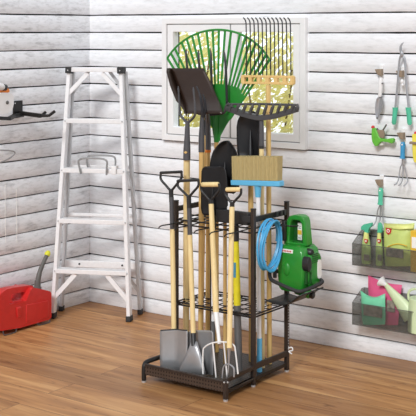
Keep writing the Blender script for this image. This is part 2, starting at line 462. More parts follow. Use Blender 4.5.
obj('side_rail', MB().bar((X0, YF, .805), (X0, YB, .805), .014, .026), 'black', rack, bevel=.002)
tr = obj('side_rail', MB().bar((X1, YF, .795), (X1, YB, .795), .014, .026), 'black', rack, bevel=.002)
for yy in (-.64, -.60, -.57):
    obj('bracket', MB().box((X1 + .006, yy - .008, .785), (X1 + .018, yy + .008, .812)), 'plastic', tr, bevel=.002)
# wire grids
for gi, z in enumerate((.752, .340)):
    rim = MB()
    for dz in ((0, -.022) if gi == 0 else (0, -.012)):
        zz = z + dz
        rim.tube([(X0, YF, zz), (X1, YF, zz)], .0042, 8).tube([(X0, YB, zz), (X1, YB, zz)], .0042, 8)
        rim.tube([(X0, YF, zz), (X0, YB, zz)], .0042, 8).tube([(X1, YF, zz), (X1, YB, zz)], .0042, 8)
    g = obj('wire_grid', rim, 'wire', rack)
    cr = MB()
    for k in range(1, 9):
        x = X0 + (X1 - X0) * k / 9
        cr.tube([(x, YF, z), (x, YB, z)], .0026, 6)
    for k in (1, 2, 3):
        y = YF + (YB - YF) * k / 4
        cr.tube([(X0, y, z), (X1, y, z)], .0026, 6)
    obj('crossed_wires', cr, 'wire', g)
    if gi == 0:
        for x in (1.375, 1.472, 1.590, 1.680, 1.765):
            obj('wire_hook', MB().tube(spline([(x, YF + .02, z - .002), (x, -.93, z - .004), (x, -1.0, z - .002), (x - .004, -1.018, z - .006), (x - .007, -1.022, z - .014)], 4), .0032, 6), 'wire', g)
# holder for the washer
hold = MB()
G = lambda px, py, y: at_y(px, py, y)
gp = [G(269.6, 271, -.70), G(269.8, 276, -.715), G(271.8, 280, -.73), G(278, 283.2, -.74), G(289, 288.2, -.745), G(297, 291.2, -.74), G(302, 291.2, -.72), G(309, 288.8, -.66), G(317, 285.2, -.595), G(321, 283.2, -.56), G(322.3, 281.3, -.54), G(320, 279.6, -.52), G(313, 278, -.50)]
obj('holder_loop', MB().tube(spline(gp, 6), .0092, 12), 'rubber', rack)
sh = []
for (px, py) in ((266.5, 300.6), (272, 302.6), (278, 304.4), (284, 305), (288.5, 303.6), (292.5, 301), (297.5, 297), (303, 294.5)):
    a = at_y(px, py, -.735)
    sh.append([a + V((0, .19 * k / 4, 0)) for k in range(5)])
obj('curved_shelf', MB().grid(sh), 'plastic', rack, solid=.006)
obj('hook_rod', MB().tube(spline([(X1, -.66, .742), (1.83, -.675, .752), (1.93, -.675, .757), (1.945, -.675, .764)], 4), .0035, 8), 'wire', rack)
for k in range(18):
    obj('height_slot', MB().box((X1 + .0092, YB - .003, .11 + .014 * k), (X1 + .0108, YB + .003, .117 + .014 * k)), 'zinc', rack, smooth=False)
cl = at_y(292.5, 350, YB)
obj('white_clip', MB().tube(spline([(X1 + .01, YB, cl.z + .006), (X1 + .03, YB, cl.z + .012), (X1 + .034, YB, cl.z - .002), (X1 + .012, YB, cl.z - .010), (X1 + .03, YB, cl.z - .02)], 4), .0032, 8), 'wwhite', rack)

# ------------------------------------------------------------------ long-handled tools
DECK = .046
def rows_sheet(rows, Y, dish=0, nu=10, lean=None, vee=False):
    """rows: (py, x_left, x_right) of an outline; becomes a dished plate near plane Y"""
    out = []
    for i, (py, xl, xr) in enumerate(rows):
        yb = Y + (lean[i] if lean else 0)
        a, c = at_y(xl, py, yb), at_y(xr, py, yb)
        out.append([a.lerp(c, k / nu) + V((0, dish * (1 - (abs(2 * k / nu - 1) if vee else (2 * k / nu - 1) ** 2)), 0)) for k in range(nu + 1)])
    return out


def shaft(root, name, a, c, r, m='wood', r2=None):
    return obj(name, MB().tube([a, V(a).lerp(V(c), .33), V(a).lerp(V(c), .66), c], [r, r, (r + (r2 or r)) / 2, r2 or r], 14), m, root)


def yoke(root, L, R_, neck, collar, grip_m, grip_r, arm_r=.0062, collar_r=.0115, y=None, wood=False):
    """two curved arms from the grip down to a neck, then a collar"""
    y = y if y is not None else -.88
    l, r_, n, c = (at_y(p[0], p[1], y) for p in (L, R_, neck, collar))
    ax = (r_ - l).normalized(); w = (r_ - l).length; mid = (l + r_) / 2; dn = (n - mid)
    arms = MB()
    for s, e in ((-1, l), (1, r_)):
        arms.tube(spline([e + V((0, 0, .004)), e + dn * .35 + ax * (s * .001), mid + dn * .72 + ax * (s * w * .26), n + ax * (s * w * .06), n + (c - n) * .2], 5), arm_r, 10)
    arms.lathe(n - dn * .06, c, [(0, collar_r * .6), (.08, collar_r), (1, collar_r)])
    h = obj('handle_yoke', arms, 'plastic', root)
    if wood:
        obj('grip', MB().lathe(l + ax * .002, r_ - ax * .002, [(0, grip_r * .8), (.04, grip_r), (.96, grip_r), (1, grip_r * .8)]), grip_m, h)
    else:
        obj('grip', MB().lathe(l - ax * .006, r_ + ax * .006, [(0, grip_r * .7), (.04, grip_r), (.5, grip_r * .95), (.96, grip_r), (1, grip_r * .7)]), grip_m, h)


def px_r(wpx, p):
    return wpx / 2 / FPX * (p - EYE).dot(VW)


# A: square spade, far left
a = at_y(174, 372, -1.0); a.z = DECK + .001
t = thing('garden_spade', 'square grey spade with black D-handle, leftmost tool in the rack', 'spade', a)
tp = at_y(171.5, 197, -.90); gm = at_y(172.3, 229, -.905); bt = at_y(174, 334, -.965)
bt = at_y(174, 334, -.945)
shaft(t, 'shaft', bt, gm, .0125)
shaft(t, 'shaft_sleeve', gm, tp, .0118, 'fork')
yoke(t, (161, 172.8), (181.2, 171.8), (171, 190), (171.4, 202), 'plastic', .0075, y=-.90)
rw = [(330.5, 160.5, 187), (332, 160, 187.5), (345, 160, 187.5), (360, 160, 187), (371.5, 160.5, 186.5)]
sheet = rows_sheet(rw, -.995, .026, 10, [.012, .012, .008, .002, -.006], True)
obj('blade', MB().grid(sheet), 'steel', t, solid=.003)
obj('blade_rim', MB().tube([p for p in sheet[0]], .0035, 8), 'plastic', t)
obj('socket', MB().lathe(at_y(174.1, 341, -.945), bt.lerp(gm, .02), [(0, .004), (.4, .010), (1, .0140)]), 'fork', t)

# B: scoop shovel
a = at_y(196, 378, -1.0); a.z = DECK + .001
t = thing('scoop_shovel', 'grey flared shovel with black D-handle and black ferrule, second tool from the left', 'shovel', a)
tp = at_y(189.3, 208, -.915); gm = at_y(189.9, 235, -.92); bt = at_y(193.4, 335, -.978)
shaft(t, 'shaft', bt, gm, .0125)
shaft(t, 'shaft_sleeve', gm, tp, .0118, 'fork')
yoke(t, (178, 181), (198, 180), (188.8, 196), (189.2, 209), 'plastic', .0075, y=-.915)
shaft(t, 'ferrule', at_y(193.8, 346, -.992), bt.lerp(gm, .02), .0125, 'plastic')
rw = [(331, 190, 211.5), (333, 187, 213), (345, 184, 213.5), (360, 181, 213.5), (375, 179, 213)]
sheet = rows_sheet(rw, -.962, .02, 12, [.0, .0, -.002, -.006, -.012])
obj('blade', MB().grid(sheet), 'steel', t, solid=.003)
fr = []
for (py, xl, xr, y, dd) in ((341, 191.5, 197.5, -.990, .010), (347, 189.5, 199, -1.002, .012), (357, 185, 202, -1.008, .012), (367, 180.5, 204.5, -1.012, .008), (374.5, 177.5, 206, -1.016, .002)):
    p, q = at_y(xl, py, y + .012), at_y(xr, py, y + .012)
    fr.append([p.lerp(q, k / 8) - V((0, dd * (1 - abs(k / 4 - 1) ** 3) + .002, 0)) for k in range(9)])
obj('socket_frog', MB().grid(fr), 'steel', t, solid=.002)

# C: white four-tine fork with wooden cross grip
a = at_y(220, 379, -1.03); a.z = DECK + .001
t = thing('digging_fork', 'white four-tine fork with pale wooden cross grip on a black yoke', 'fork', a)
tp = at_y(211.2, 204, -.90); gm = at_y(216, 312, -.98); bt = at_y(219.5, 344, -1.030)
shaft(t, 'shaft', gm, tp, .0145, 'wood', .0125)
shaft(t, 'ferrule', bt, gm, .009, 'whitemetal', .0135)
yoke(t, (201.5, 184.6), (219, 184.4), (210.5, 200), (211.5, 210), 'wood', .0118, y=-.90, wood=True)
fk = MB()
P_ = lambda x, y_: at_y(x, y_, -1.034 - (y_ - 343) * .0002)
fk.tube(spline([P_(203, 374), P_(203, 352), P_(205, 347), P_(211, 343.5), P_(219, 342), P_(228, 342.5), P_(234, 345.5), P_(235.5, 352), P_(238, 374)], 5), .0036, 8)
fk.tube(spline([P_(212.8, 343.3), P_(214, 355), P_(216, 377.5)], 4), [.0036] * 8 + [.0026], 8)
fk.tube(spline([P_(223.8, 342.5), P_(225, 355), P_(227.3, 378.5)], 4), [.0036] * 8 + [.0026], 8)
obj('fork_head', fk, 'whitemetal', t)

# E: three-prong claw
a = at_y(230, 378, -1.045); a.z = DECK + .001
t = thing('hand_cultivator', 'three-prong claw with wooden cross grip, pole in front of the white fork', 'cultivator', a)
tp = at_y(232, 207, -.925); bt = at_y(229.3, 348, -1.058)
shaft(t, 'shaft', bt, tp, .0125)
yoke(t, (226, 189.6), (241, 189.4), (232.2, 203), (231.8, 212), 'wood', .011, y=-.925, wood=True)
ck = MB().tube([at_y(228.7, 365, -1.045), at_y(229.2, 347, -1.058)], [.004, .008], 8)
Q_ = lambda x, y_: at_y(x, y_, -1.045)
for pts in ([(228.8, 364), (225, 365), (223, 369), (222.3, 378)], [(228.6, 364), (228.2, 370), (227, 378)], [(228.8, 364), (232, 366), (234, 369), (234, 377)]):
    ck.tube(spline([Q_(*p) for p in pts], 4), .0036, 8)
obj('claw', ck, 'chrome', t)

# yellow pole scraper
a = at_y(239, 370, -.80); a.z = DECK + .001
t = thing('floor_scraper', 'yellow pole with grey lower half and wide black head upwards', 'scraper', a)
c0 = at_y(235.5, 222, -.80); c1 = at_y(235.8, 241, -.80); c2 = at_y(237.2, 305, -.80)
shaft(t, 'pole', c2, c1, .0178, 'yellow', .0150)
shaft(t, 'lower_pole', a, c2, .0180, 'greyp')
shaft(t, 'collar', c1, c0, .0165, 'plastic', .015)
h0, h1 = at_y(217.5, 212, -.80), at_y(249.5, 216, -.80)
hd = MB().bar((h0.x, -.80, .792), (h1.x, -.80, .792), .03, .062)
obj('scraper_head', hd, 'plastic', t, bevel=.004)
obj('recess_plate', MB().box((1.70, -.819, .776), (1.765, -.813, .808)), 'rubber', t, bevel=.002)
lb = at_y(234.5, 270, -.816)
obj('sticker', MB().box((lb.x - .008, -.8185, lb.z - .036), (lb.x + .008, -.8145, lb.z + .036)), 'label', t, smooth=False)

def back_tool(name, label, cat, hx, hy, Y, wr_, m='wood_shaded', bx=None, Yb=None):
    """bottom on the deck, wooden shaft up to (hx, hy) at plane Y"""
    Yb = Y if Yb is None else Yb
    top = at_y(hx, hy, Y); bot = at_y(bx if bx is not None else hx, 350, Yb); bot.z = DECK + .001
    t = thing(name, label, cat, bot)
    shaft(t, 'shaft', bot, top, wr_, m)
    return t, bot, top

# F: two-tine fork, thick pale shaft
t, bo, to = back_tool('border_fork', 'two-tine grey fork held upright on a thick pale shaft, leftmost raised head', 'fork', 186.8, 156, -.845, .0165, 'wood', 186, -.70)
cn = MB().tube([at_y(186.8, 160, -.85), at_y(186.9, 150, -.85), at_y(187.2, 135, -.85), at_y(187.5, 121, -.85)], [.0185, .018, .0135, .011], 12)
obj('socket', cn, 'fork', t)
tn = MB()
for pts in ([(187.5, 123), (184, 119.5), (180.4, 114.5), (179.6, 106), (178.2, 86)], [(187.5, 123), (191, 120), (194.8, 115), (195, 106), (193.2, 87)]):
    tn.tube(spline([at_y(x, y, -.85) for x, y in pts], 5), [.0085] * 5 + [.0078] * 5 + [.007] * 5 + [.0055] * 5 + [.002], 10, flat=.8)
obj('tines', tn, 'fork', t)
em = at_y(185.6, 152.5, -.868)
obj('emblem', MB().prism([em + V((dx, 0, dz)) for dx, dz in ((-.012, 0), (-.002, .007), (.004, .004), (.011, .003), (.004, -.004), (-.002, -.006))], (0, .003, 0)), 'rakewood', t, smooth=False)

# G: dark brown pan shovel
t, bo, to = back_tool('pan_shovel', 'dark brown flat pan shovel raised in front of the green leaf rake', 'shovel', 208.2, 150.5, -.66, .0112, 'wood_shaded', 207.5)
rw = [(68.2, 170.5, 204), (72, 172, 205.5), (85, 177, 212), (95, 181, 216), (100, 183, 218.5), (105, 185, 220.5), (110, 186, 222), (113.5, 186.6, 223)]
ln = [.03, .028, .012, .0, -.014, -.044, -.078, -.104]
sheet = rows_sheet(rw, -.66, .0, 10, ln)
obj('pan', MB().grid(sheet), 'brown', t, solid=.004)
fl_ = []
for i, r in enumerate(sheet):
    k = min(1, .5 + i * .25) * .050 if i < 5 else .03 if i < 6 else .012
    fl_.append([r[0], r[0] + V((-.004, -k * .5, 0)), r[0] + V((-.006, -k, 0))])
obj('side_wall', MB().grid(fl_), 'brown', t, solid=.004)
so = MB().tube([at_y(208.2, 152, -.66), at_y(208.2, 140, -.66), at_y(208, 121, -.672), at_y(207.5, 112, -.745)], [.0145, .014, .0125, .009], 12)
obj('socket', so, 'fork', t)
obj('orange_band', MB().tube([at_y(208.2, 152.3, -.66), at_y(208.2, 149.7, -.66)], .0152, 14), 'orange', t)

# I: slim weeding fork with two curved points in front of the pan
t, bo, to = back_tool('weeding_fork', 'slim dark fork with curved points resting against the brown pan shovel', 'fork', 201.5, 150, -.77, .0130, 'wood_shaded', 200.5)
obj('socket', MB().tube([at_y(201.5, 152, -.77), at_y(201.5, 138, -.77), at_y(202.2, 116, -.77)], [.0155, .015, .010], 12), 'fork', t)
tn = MB()
tn.tube(spline([at_y(202.3, 119, -.77), at_y(202.5, 110, -.775), at_y(201, 100, -.78), at_y(199, 92, -.78), at_y(196.3, 86, -.78)], 5), [.0085] * 6 + [.007] * 8 + [.004] * 6 + [.0015], 8)
tn.tube(spline([at_y(202.6, 119, -.765), at_y(205.5, 110, -.765), at_y(204.5, 100, -.768), at_y(202.8, 94, -.77)], 5), [.0075] * 6 + [.006] * 6 + [.004] * 3 + [.0015], 8)
obj('tines', tn, 'tine', t)

# H: manure fork with four long dark tines behind the pan
t, bo, to = back_tool('manure_fork', 'black fork whose four long tines rise behind the brown pan shovel', 'fork', 205.5, 112, -.620, 0.0105, 'wood_shaded', 201)
obj('socket', MB().tube([at_y(205.5, 135, -.620), at_y(205.8, 112, -.620)], [.014, .009], 10), 'tine', t)
tn = MB()
base = [(190, 106), (201, 110), (213, 110), (227, 108)]
mids = [(188.5, 88), (200.5, 88), (211.8, 88), (226.6, 90)]
ups = [(187, 66), (199, 64), (211.2, 66), (225.6, 66)]
tips = [(185.5, 50), (198.3, 50), (210.7, 50), (223.8, 50)]
for q in range(4):
    tn.tube(spline([at_y(*base[q], -.620), at_y(*mids[q], -.626), at_y(*ups[q], -.624), at_y(*tips[q], -.616)], 6), [.0068] * 6 + [.0066] * 6 + [.006] * 5 + [.004, .002], 8)
tn.tube(spline([at_y(x, y, -.620) for x, y in ((190, 106), (197, 113), (206, 115), (218, 114), (224, 112.5), (227, 108))], 4), .006, 8)
obj('tines', tn, 'tine', t)

# J: green leaf rake
JY = -.585
t, bo, to = back_tool('leaf_rake', 'large green fan leaf rake spread across the window', 'rake', 216.5, 138, JY, .012, 'wood_shaded', 216.5)
J = lambda x, y, dy=0: at_y(x, y, JY + dy)
cx, cy, R0 = 218, 89.0, 59.3
a0, a1 = math.atan2(-(58 - cy), 167 - cx), math.atan2(-(60 - cy), 269 - cx)
arc = [(cx + R0 * math.cos(a0 + (a1 - a0) * k / 40), cy - R0 * math.sin(a0 + (a1 - a0) * k / 40)) for k in range(41)]
obj('rim', MB().tube([J(*p) for p in arc], .0058, 8), 'green', t)
O = (217.5, 138)
for k in range(19):
    p = arc[0] if k == 0 else arc[-1] if k == 18 else arc[int(round(40 * k / 18))]
    dx, dy = p[0] - O[0], p[1] - O[1]; L = math.hypot(dx, dy)
    e = .40 if abs(k - 9) < 5 else .24
    q = (O[0] + dx * e, O[1] + dy * e)
    obj('tine', MB().tube([J(*q), J(*p)], [.006, .0078], 8, flat=.5, flat_dir=(0, 1, 0)), 'green', t)
fan = [(214, 141)]
for k in range(0, 15):
    an = math.radians(90 + 33 - 66 * k / 14); rr = 54 if abs(k - 7) < 6 else 50
    fan.append((O[0] + rr * math.cos(an), O[1] - rr * math.sin(an)))
fan += [(238.5, 106), (226, 125), (220, 136), (219.5, 141)]
fan.insert(1, (212, 128)); fan.insert(2, (200, 108))
obj('fan_body', MB().prism([J(x, y, -.003) for x, y in fan], (0, .007, 0)), 'green', t, bevel=.0015)
obj('socket', MB().tube([J(216.5, 142), J(216.7, 116), J(217.5, 100)], [.0135, .0175, .006], 12), 'green', t)
obj('hanging_loop', MB().tube(spline([J(213, 145.5), J(216, 147), J(219, 143.5), J(219.5, 139)], 4), .0022, 6), 'whitemetal', t)

# K: wooden head rake with long wire tines
KY = -.60
t, bo, to = back_tool('hay_rake', 'wooden-headed rake with twelve long upright wire tines', 'rake', 268.3, 85, KY, .0125, 'rakewood', 269.5)
K = lambda x, y, dy=0: at_y(x, y, KY + dy)
c0, c1 = K(242.5, 79.3), K(293.8, 80.3)
hd = MB()
for dz in (.0165, -.0165):
    hd.bar(c0 + V((0, 0, dz)), c1 + V((0, 0, dz)), .02, .012)
for k in range(7):
    p = c0.lerp(c1, (k + .0) / 6) if 0 < k < 6 else c0.lerp(c1, .02 if k == 0 else .98)
    hd.bar(p - V((0, 0, .018)), p + V((0, 0, .018)), .022, .018, (0, 1, 0))
obj('head', hd, 'rakewood', t, bevel=.0015)
for k in range(12):
    x = 246 + 4.03 * k
    obj('tine', MB().tube(spline([K(x + .6, 76, -.004), K(x + .4, 48, -.004), K(x + .1, 26, -.004), K(x - .6, 20.5, -.006), K(x - 2.8, 17.6, -.014)], 4), .0034, 6), 'tine', t)

# L: black iron garden rake
LY = -.68
t, bo, to = back_tool('bow_rake', 'black iron garden rake head with ten short teeth above the broom', 'rake', 261.5, 145, LY, .0118, 'wood', 262.5)
L_ = lambda x, y, dy=0: at_y(x, y, LY + dy)
obj('socket', MB().tube([L_(261.5, 147.5), L_(261.5, 130), L_(261.5, 117)], [.0135, .0125, .010], 12), 'fork', t)
obj('ferrule_ring', MB().tube([L_(261.5, 148.5), L_(261.5, 145.5)], .0142, 12), 'plastic', t)
rl = MB()
lowc = [(227, 107.5), (240, 112.5), (252, 116), (262, 117.5), (274, 116), (286, 112.5), (297, 109)]
s_ = spline([L_(x, y) for x, y in lowc], 5)
vs = []
for p in s_:
    vs.append([p + V((0, -.018, .012)), p + V((0, -.018, -.014)), p + V((0, .018, -.014)), p + V((0, .018, .012))])
rl.loft(vs)
obj('head_bar', rl, 'rakegrey', t, bevel=.002)
ul = MB().tube([L_(228, 104.3, -.014), L_(262, 104, -.014), L_(297.5, 105, -.014)], .0058, 8)
ul.tube(spline([L_(297, 104, -.014), L_(298, 108, -.014), L_(297, 111, -.01)], 4), .007, 8)
ul.tube(spline([L_(229, 103.5, -.014), L_(226, 106, -.014), L_(224.8, 112, -.01), L_(222.5, 113.5, -.01)], 4), .0062, 8)
obj('top_wire', ul, 'rakegrey', t)
for k in range(10):
    x = 231.5 + 6.9 * k
    yb = 113 - abs(x - 262) / 36 * 4.5
    obj('tooth', MB().tube(spline([L_(x - 2.2, yb + 2, -.016), L_(x - .6, yb - 3.5, -.017), L_(x + .3, 107, -.016), L_(x + .3, 104, -.014)], 4), [.0085] * 6 + [.0072] * 7, 8), 'rakegrey', t)

# black shovels
def black_shovel(name, label, Y, rows, hx, sy, m, bx, r=.012, dish=.03, ridge=None):
    t, bo, to = back_tool(name, label, 'shovel', hx, sy - 2, Y, r, m, bx)
    sh_ = rows_sheet(rows, Y, dish, 14)
    obj('blade', MB().grid(sh_), 'blade', t, solid=.0035)
    mid = (rows[len(rows) // 2][1] + rows[len(rows) // 2][2]) / 2
    obj('socket', MB().tube([at_y(hx, sy + 14, Y), at_y(hx, sy, Y + .0), at_y(hx, sy - 14, Y + dish * .5), at_y(hx, sy - 30, Y + dish * .9)], [.0155, .0145, .011, .003], 12), 'blade', t)
    return t
M_rows = [(111.5, 246, 253), (113, 242.5, 256.5), (116.5, 239.5, 260), (121, 237.5, 262), (127, 236.5, 263), (140, 236.6, 263.4), (152, 237.2, 263.4), (156, 238.2, 262.5), (158, 240, 261)]
black_shovel('square_shovel', 'black arched shovel blade behind the broom bristles and below the iron rake', -.62, M_rows, 250.6, 160, 'wood_shaded', 251.5, .0135)
N_rows = [(141.2, 223.5, 227.5), (143, 220, 230.5), (146.5, 216.6, 233.5), (151, 213.2, 236), (157, 211, 238), (165, 209.7, 239), (176, 209.5, 239.5), (186, 210.5, 239), (191, 213, 237), (194, 217, 233)]
black_shovel('pointed_shovel', 'black round-point shovel blade between the two other black blades', -.73, N_rows, 225, 192, 'wood_shaded', 225, .0095)
O_rows = [(166.6, 205, 222), (168, 202.7, 224.5), (171, 201.6, 226), (180, 201.2, 227), (195, 201, 227.3), (208, 201, 227), (213, 202, 226), (215.5, 204, 224)]
black_shovel('trenching_shovel', 'black blunt shovel blade on a white pole behind the wooden cross grips', -.785, O_rows, 213, 216, 'whitep', 213, .0085, .012)
tt = bpy.data.objects['trenching_shovel']
obj('grey_sleeve', MB().tube([tt.location + V((0, 0, .001)), V((tt.location.x, tt.location.y, at_y(213, 321, -.785).z))], .0115, 12), 'greyp', tt)

# P: broom
BY = -.745
t, bo, to = back_tool('push_broom', 'straw broom with sky blue head and white pole', 'broom', 258, 194, BY, .0112, 'whitep', 259.5)
B_ = lambda x, y, dy=0: at_y(x, y, BY + dy)
e0, e1 = B_(233, 182.2), B_(281.8, 183.6)
hb = MB().bar(e0, e1, .046, .026)
obj('broom_head', hb, 'blue', t, bevel=.004)
br0, br1 = B_(234.2, 179.5), B_(280, 180.5)
bl = []
nb = 60
for i in range(7):
    row = []
    f = i / 6
    y0 = BY - .018 - .003 * f
    for k in range(nb + 1):
        u = k / nb
        p = br0.lerp(br1, u); p = V((p.x + (u - .5) * .002 * f, y0 + .0022 * math.sin(k * 2.6), p.z + .115 * f + (.002 * math.sin(k * 1.7) if i == 6 else 0)))
        row.append(p)
    bl.append(row)
rings = []
for row in bl:
    rings.append(row + [V((p.x, 2 * BY - p.y, p.z)) for p in reversed(row)])
obj('bristles', MB().loft(rings), 'bristle', t)
obj('neck', MB().tube([B_(258, 197), B_(258, 190), B_(258, 185)], [.0135, .0155, .02], 12), 'blue', t)
lo = V(bo); hi_ = B_(259.2, 338)
obj('blue_grip', MB().tube([lo + V((0, 0, .001)), V((lo.x, lo.y, hi_.z))], .0128, 14), 'blue', t)

# hose
hp = []
turns = 5
for i in range(turns * 40 + 1):
    k = i / 40; an = 2 * PI * k
    q = k / turns
    ry = .083 + .006 * math.sin(k * 2.1 + 1); rz = .113 + .006 * math.sin(k * 1.7)
    y = -.745 + ry * math.cos(an) + .014 * (q - .5); z = .672 + rz * math.sin(an) - .010 * q
    hp.append(V((1.815 + .034 * q + .004 * math.sin(an * 2 + k), y + .018 * math.sin(an), z)))
c = V((1.85, -.77, .53))
hs = thing('pressure_hose', 'coil of sky blue hose hanging on the rack beside the green washer', 'hose', (1.85, -.77, .5))
obj('hose_coil', MB().tube(hp, .0055, 8), 'hose', hs)
0 and obj('hose_end', MB().tube(spline([hp[-1], hp[-1] + V((.0, .03, -.06)), (1.835, -.675, .50), (1.85, -.664, .52)], 5), .0062, 8), 'hose', hs)

# ------------------------------------------------------------------ pressure washer
wx0, wx1, wy0, wy1, wz0 = 1.812, 1.960, -.655, -.495, .432
wash = thing('pressure_washer', 'green pressure washer with arched handle held on the rack side', 'pressure washer', ((wx0 + wx1) / 2, (wy0 + wy1) / 2, wz0))
def rrect(x0, x1, y0, y1, z, r, n=4):
    out = []
    for (cx_, cy_, s) in ((x1 - r, y1 - r, 0), (x0 + r, y1 - r, 1), (x0 + r, y0 + r, 2), (x1 - r, y0 + r, 3)):
        for k in range(n + 1):
            a = PI / 2 * (s + k / n); out.append(V((cx_ + r * math.cos(a), cy_ + r * math.sin(a), z)))
    return out
rg = []
for (z, dx0, dx1, dy0, dy1) in ((.432, .012, .012, .012, .02), (.445, .004, .004, .004, .006), (.50, 0, 0, 0, 0), (.575, 0, -.004, 0, 0), (.60, .0, -.002, .0, .0), (.632, .001, .004, .002, .004), (.648, .004, .020, .010, .012), (.653, .012, .03, .02, .02)):
    rg.append(rrect(wx0 + dx0, wx1 - dx1, wy0 + dy0, wy1 - dy1, z, .014))
obj('body', MB().loft(rg), 'wgreen', wash)
# motor bulge on the right-hand side
bg = []
for (x, s) in ((wx1 - .02, 1.0), (wx1 + .006, 1.0), (wx1 + .016, .9), (wx1 + .020, .74)):
    ring = []
    for k in range(20):
        a = 2 * PI * k / 20
        sx = math.copysign(abs(math.cos(a)) ** .6, math.cos(a)); sz = math.copysign(abs(math.sin(a)) ** .6, math.sin(a))
        ring.append(V((x, -.562 + .062 * s * sx, .535 + .088 * s * sz)))
    bg.append(ring)
obj('motor_cover', MB().loft(bg), 'wgreen', wash)
# arched handle
def arch(y):
    return [V((x, y, z)) for x, z in ((wx0 + .008, .652), (wx0 + .022, .768), (wx0 + .036, .788), (wx0 + .06, .796), (wx0 + .10, .796), (wx0 + .118, .788), (wx0 + .126, .768), (wx0 + .138, .652))]
hole = [V((x, 0, z)) for x, z in ((wx0 + .034, .662), (wx0 + .042, .756), (wx0 + .052, .772), (wx0 + .094, .772), (wx0 + .106, .756), (wx0 + .113, .662))]
yA = -.60
hb = MB().prism([V((p.x, yA, p.z)) for p in arch(0)], (0, .055, 0), [[V((p.x, yA, p.z)) for p in hole]])
hnd = obj('handle', hb, 'wgreen', wash, bevel=.008)
obj('handle_plate', MB().prism([V((p.x, yA + .045, p.z)) for p in hole], (0, .01, 0)), 'dgreen', hnd, smooth=False)
ml = Matrix.Translation((wx0 + .072, yA + .041, .712))
obj('warning_label', MB().box((-.011, -.002, -.042), (.013, .002, .042), ml), 'wprint', hnd, smooth=False)
obj('warning_symbol', MB().box((-.010, -.003, -.016), (.012, -.001, .006), ml), 'box', hnd, smooth=False)
obj('warning_print', MB().box((-.007, -.003, .014), (.009, -.001, .018), ml).box((-.007, -.003, .024), (.009, -.001, .028), ml).box((-.007, -.003, -.034), (.009, -.001, -.030), ml), 'seam', hnd, smooth=False)
obj('wand_clip', MB().box((wx0 + .008, yA - .025, .668), (wx0 + .026, yA - .003, .765)), 'plastic', hnd, bevel=.004)
nl = at_y(287.5, 249.2, -.652)
obj('name_label', MB().box((nl.x - .036, wy0 - .001, .620), (nl.x + .032, wy0 + .010, .637)), 'wprint', wash, smooth=False)
rp = MB()
for k in range(6):
    rp.box((nl.x - .028 + .0092 * k, wy0 - .003, .625), (nl.x - .0225 + .0092 * k, wy0 + .002, .632))
obj('red_print', rp, 'bred', wash, smooth=False)
obj('front_moulding', MB().ball((wx0 + .055, wy0 + .004, .54), (.022, .012, .035)), 'wgreen', wash)
kn = MB().prism([V((wx1 - .004, -.640 + .019 * math.cos(a) , .575 + .036 * math.sin(a))) for a in [2 * PI * k / 18 for k in range(18)]], (.034, 0, 0))
obj('selector_knob', kn, 'plastic', wash, bevel=.005)
obj('pressure_dial', MB().lathe((wx1 - .012, -.590, .622), (wx1 + .016, -.590, .622), [(0, .019), (.7, .019), (1, .013)]), 'plastic', wash)
for k in range(3):
    obj('vent_slot', MB().box((wx1 + .001, -.640 + .022 * k, .478), (wx1 + .0225 if k == 1 else wx1 + .012, -.632 + .022 * k, .532)), 'dgreen', wash, smooth=False)
for k in range(5):
    obj('vent_slot', MB().box((wx1 + .012, -.60, .572 + .010 * k), (wx1 + .0215, -.545, .576 + .010 * k)), 'dgreen', wash, smooth=False)
wlb = []
for k in range(24):
    a = 2 * PI * k / 24
    wlb.append(V((wx1 + .0195, -.535 + .018 * math.copysign(abs(math.cos(a)) ** .5, math.cos(a)), .535 + .046 * math.copysign(abs(math.sin(a)) ** .5, math.sin(a)))))
obj('side_label', MB().prism(wlb, (.003, 0, 0)), 'wprint', wash)
obj('outlet', MB().lathe((wx1 - .07, -.60, .435), (wx1 + .012, -.60, .420), [(0, .022), (.9, .022), (1, .018)]), 'wgreen', wash)
obj('outlet_cap', MB().lathe((wx1 + .010, -.60, .4203), (wx1 + .030, -.60, .4166), [(0, .017), (.8, .017), (1, .011)]), 'plastic', wash)
obj('side_plug', MB().tube(spline([(wx0 - .004, -.63, .52), (wx0 - .016, -.645, .515), (wx0 - .012, -.655, .49)], 4), .010, 8), 'plastic', wash)

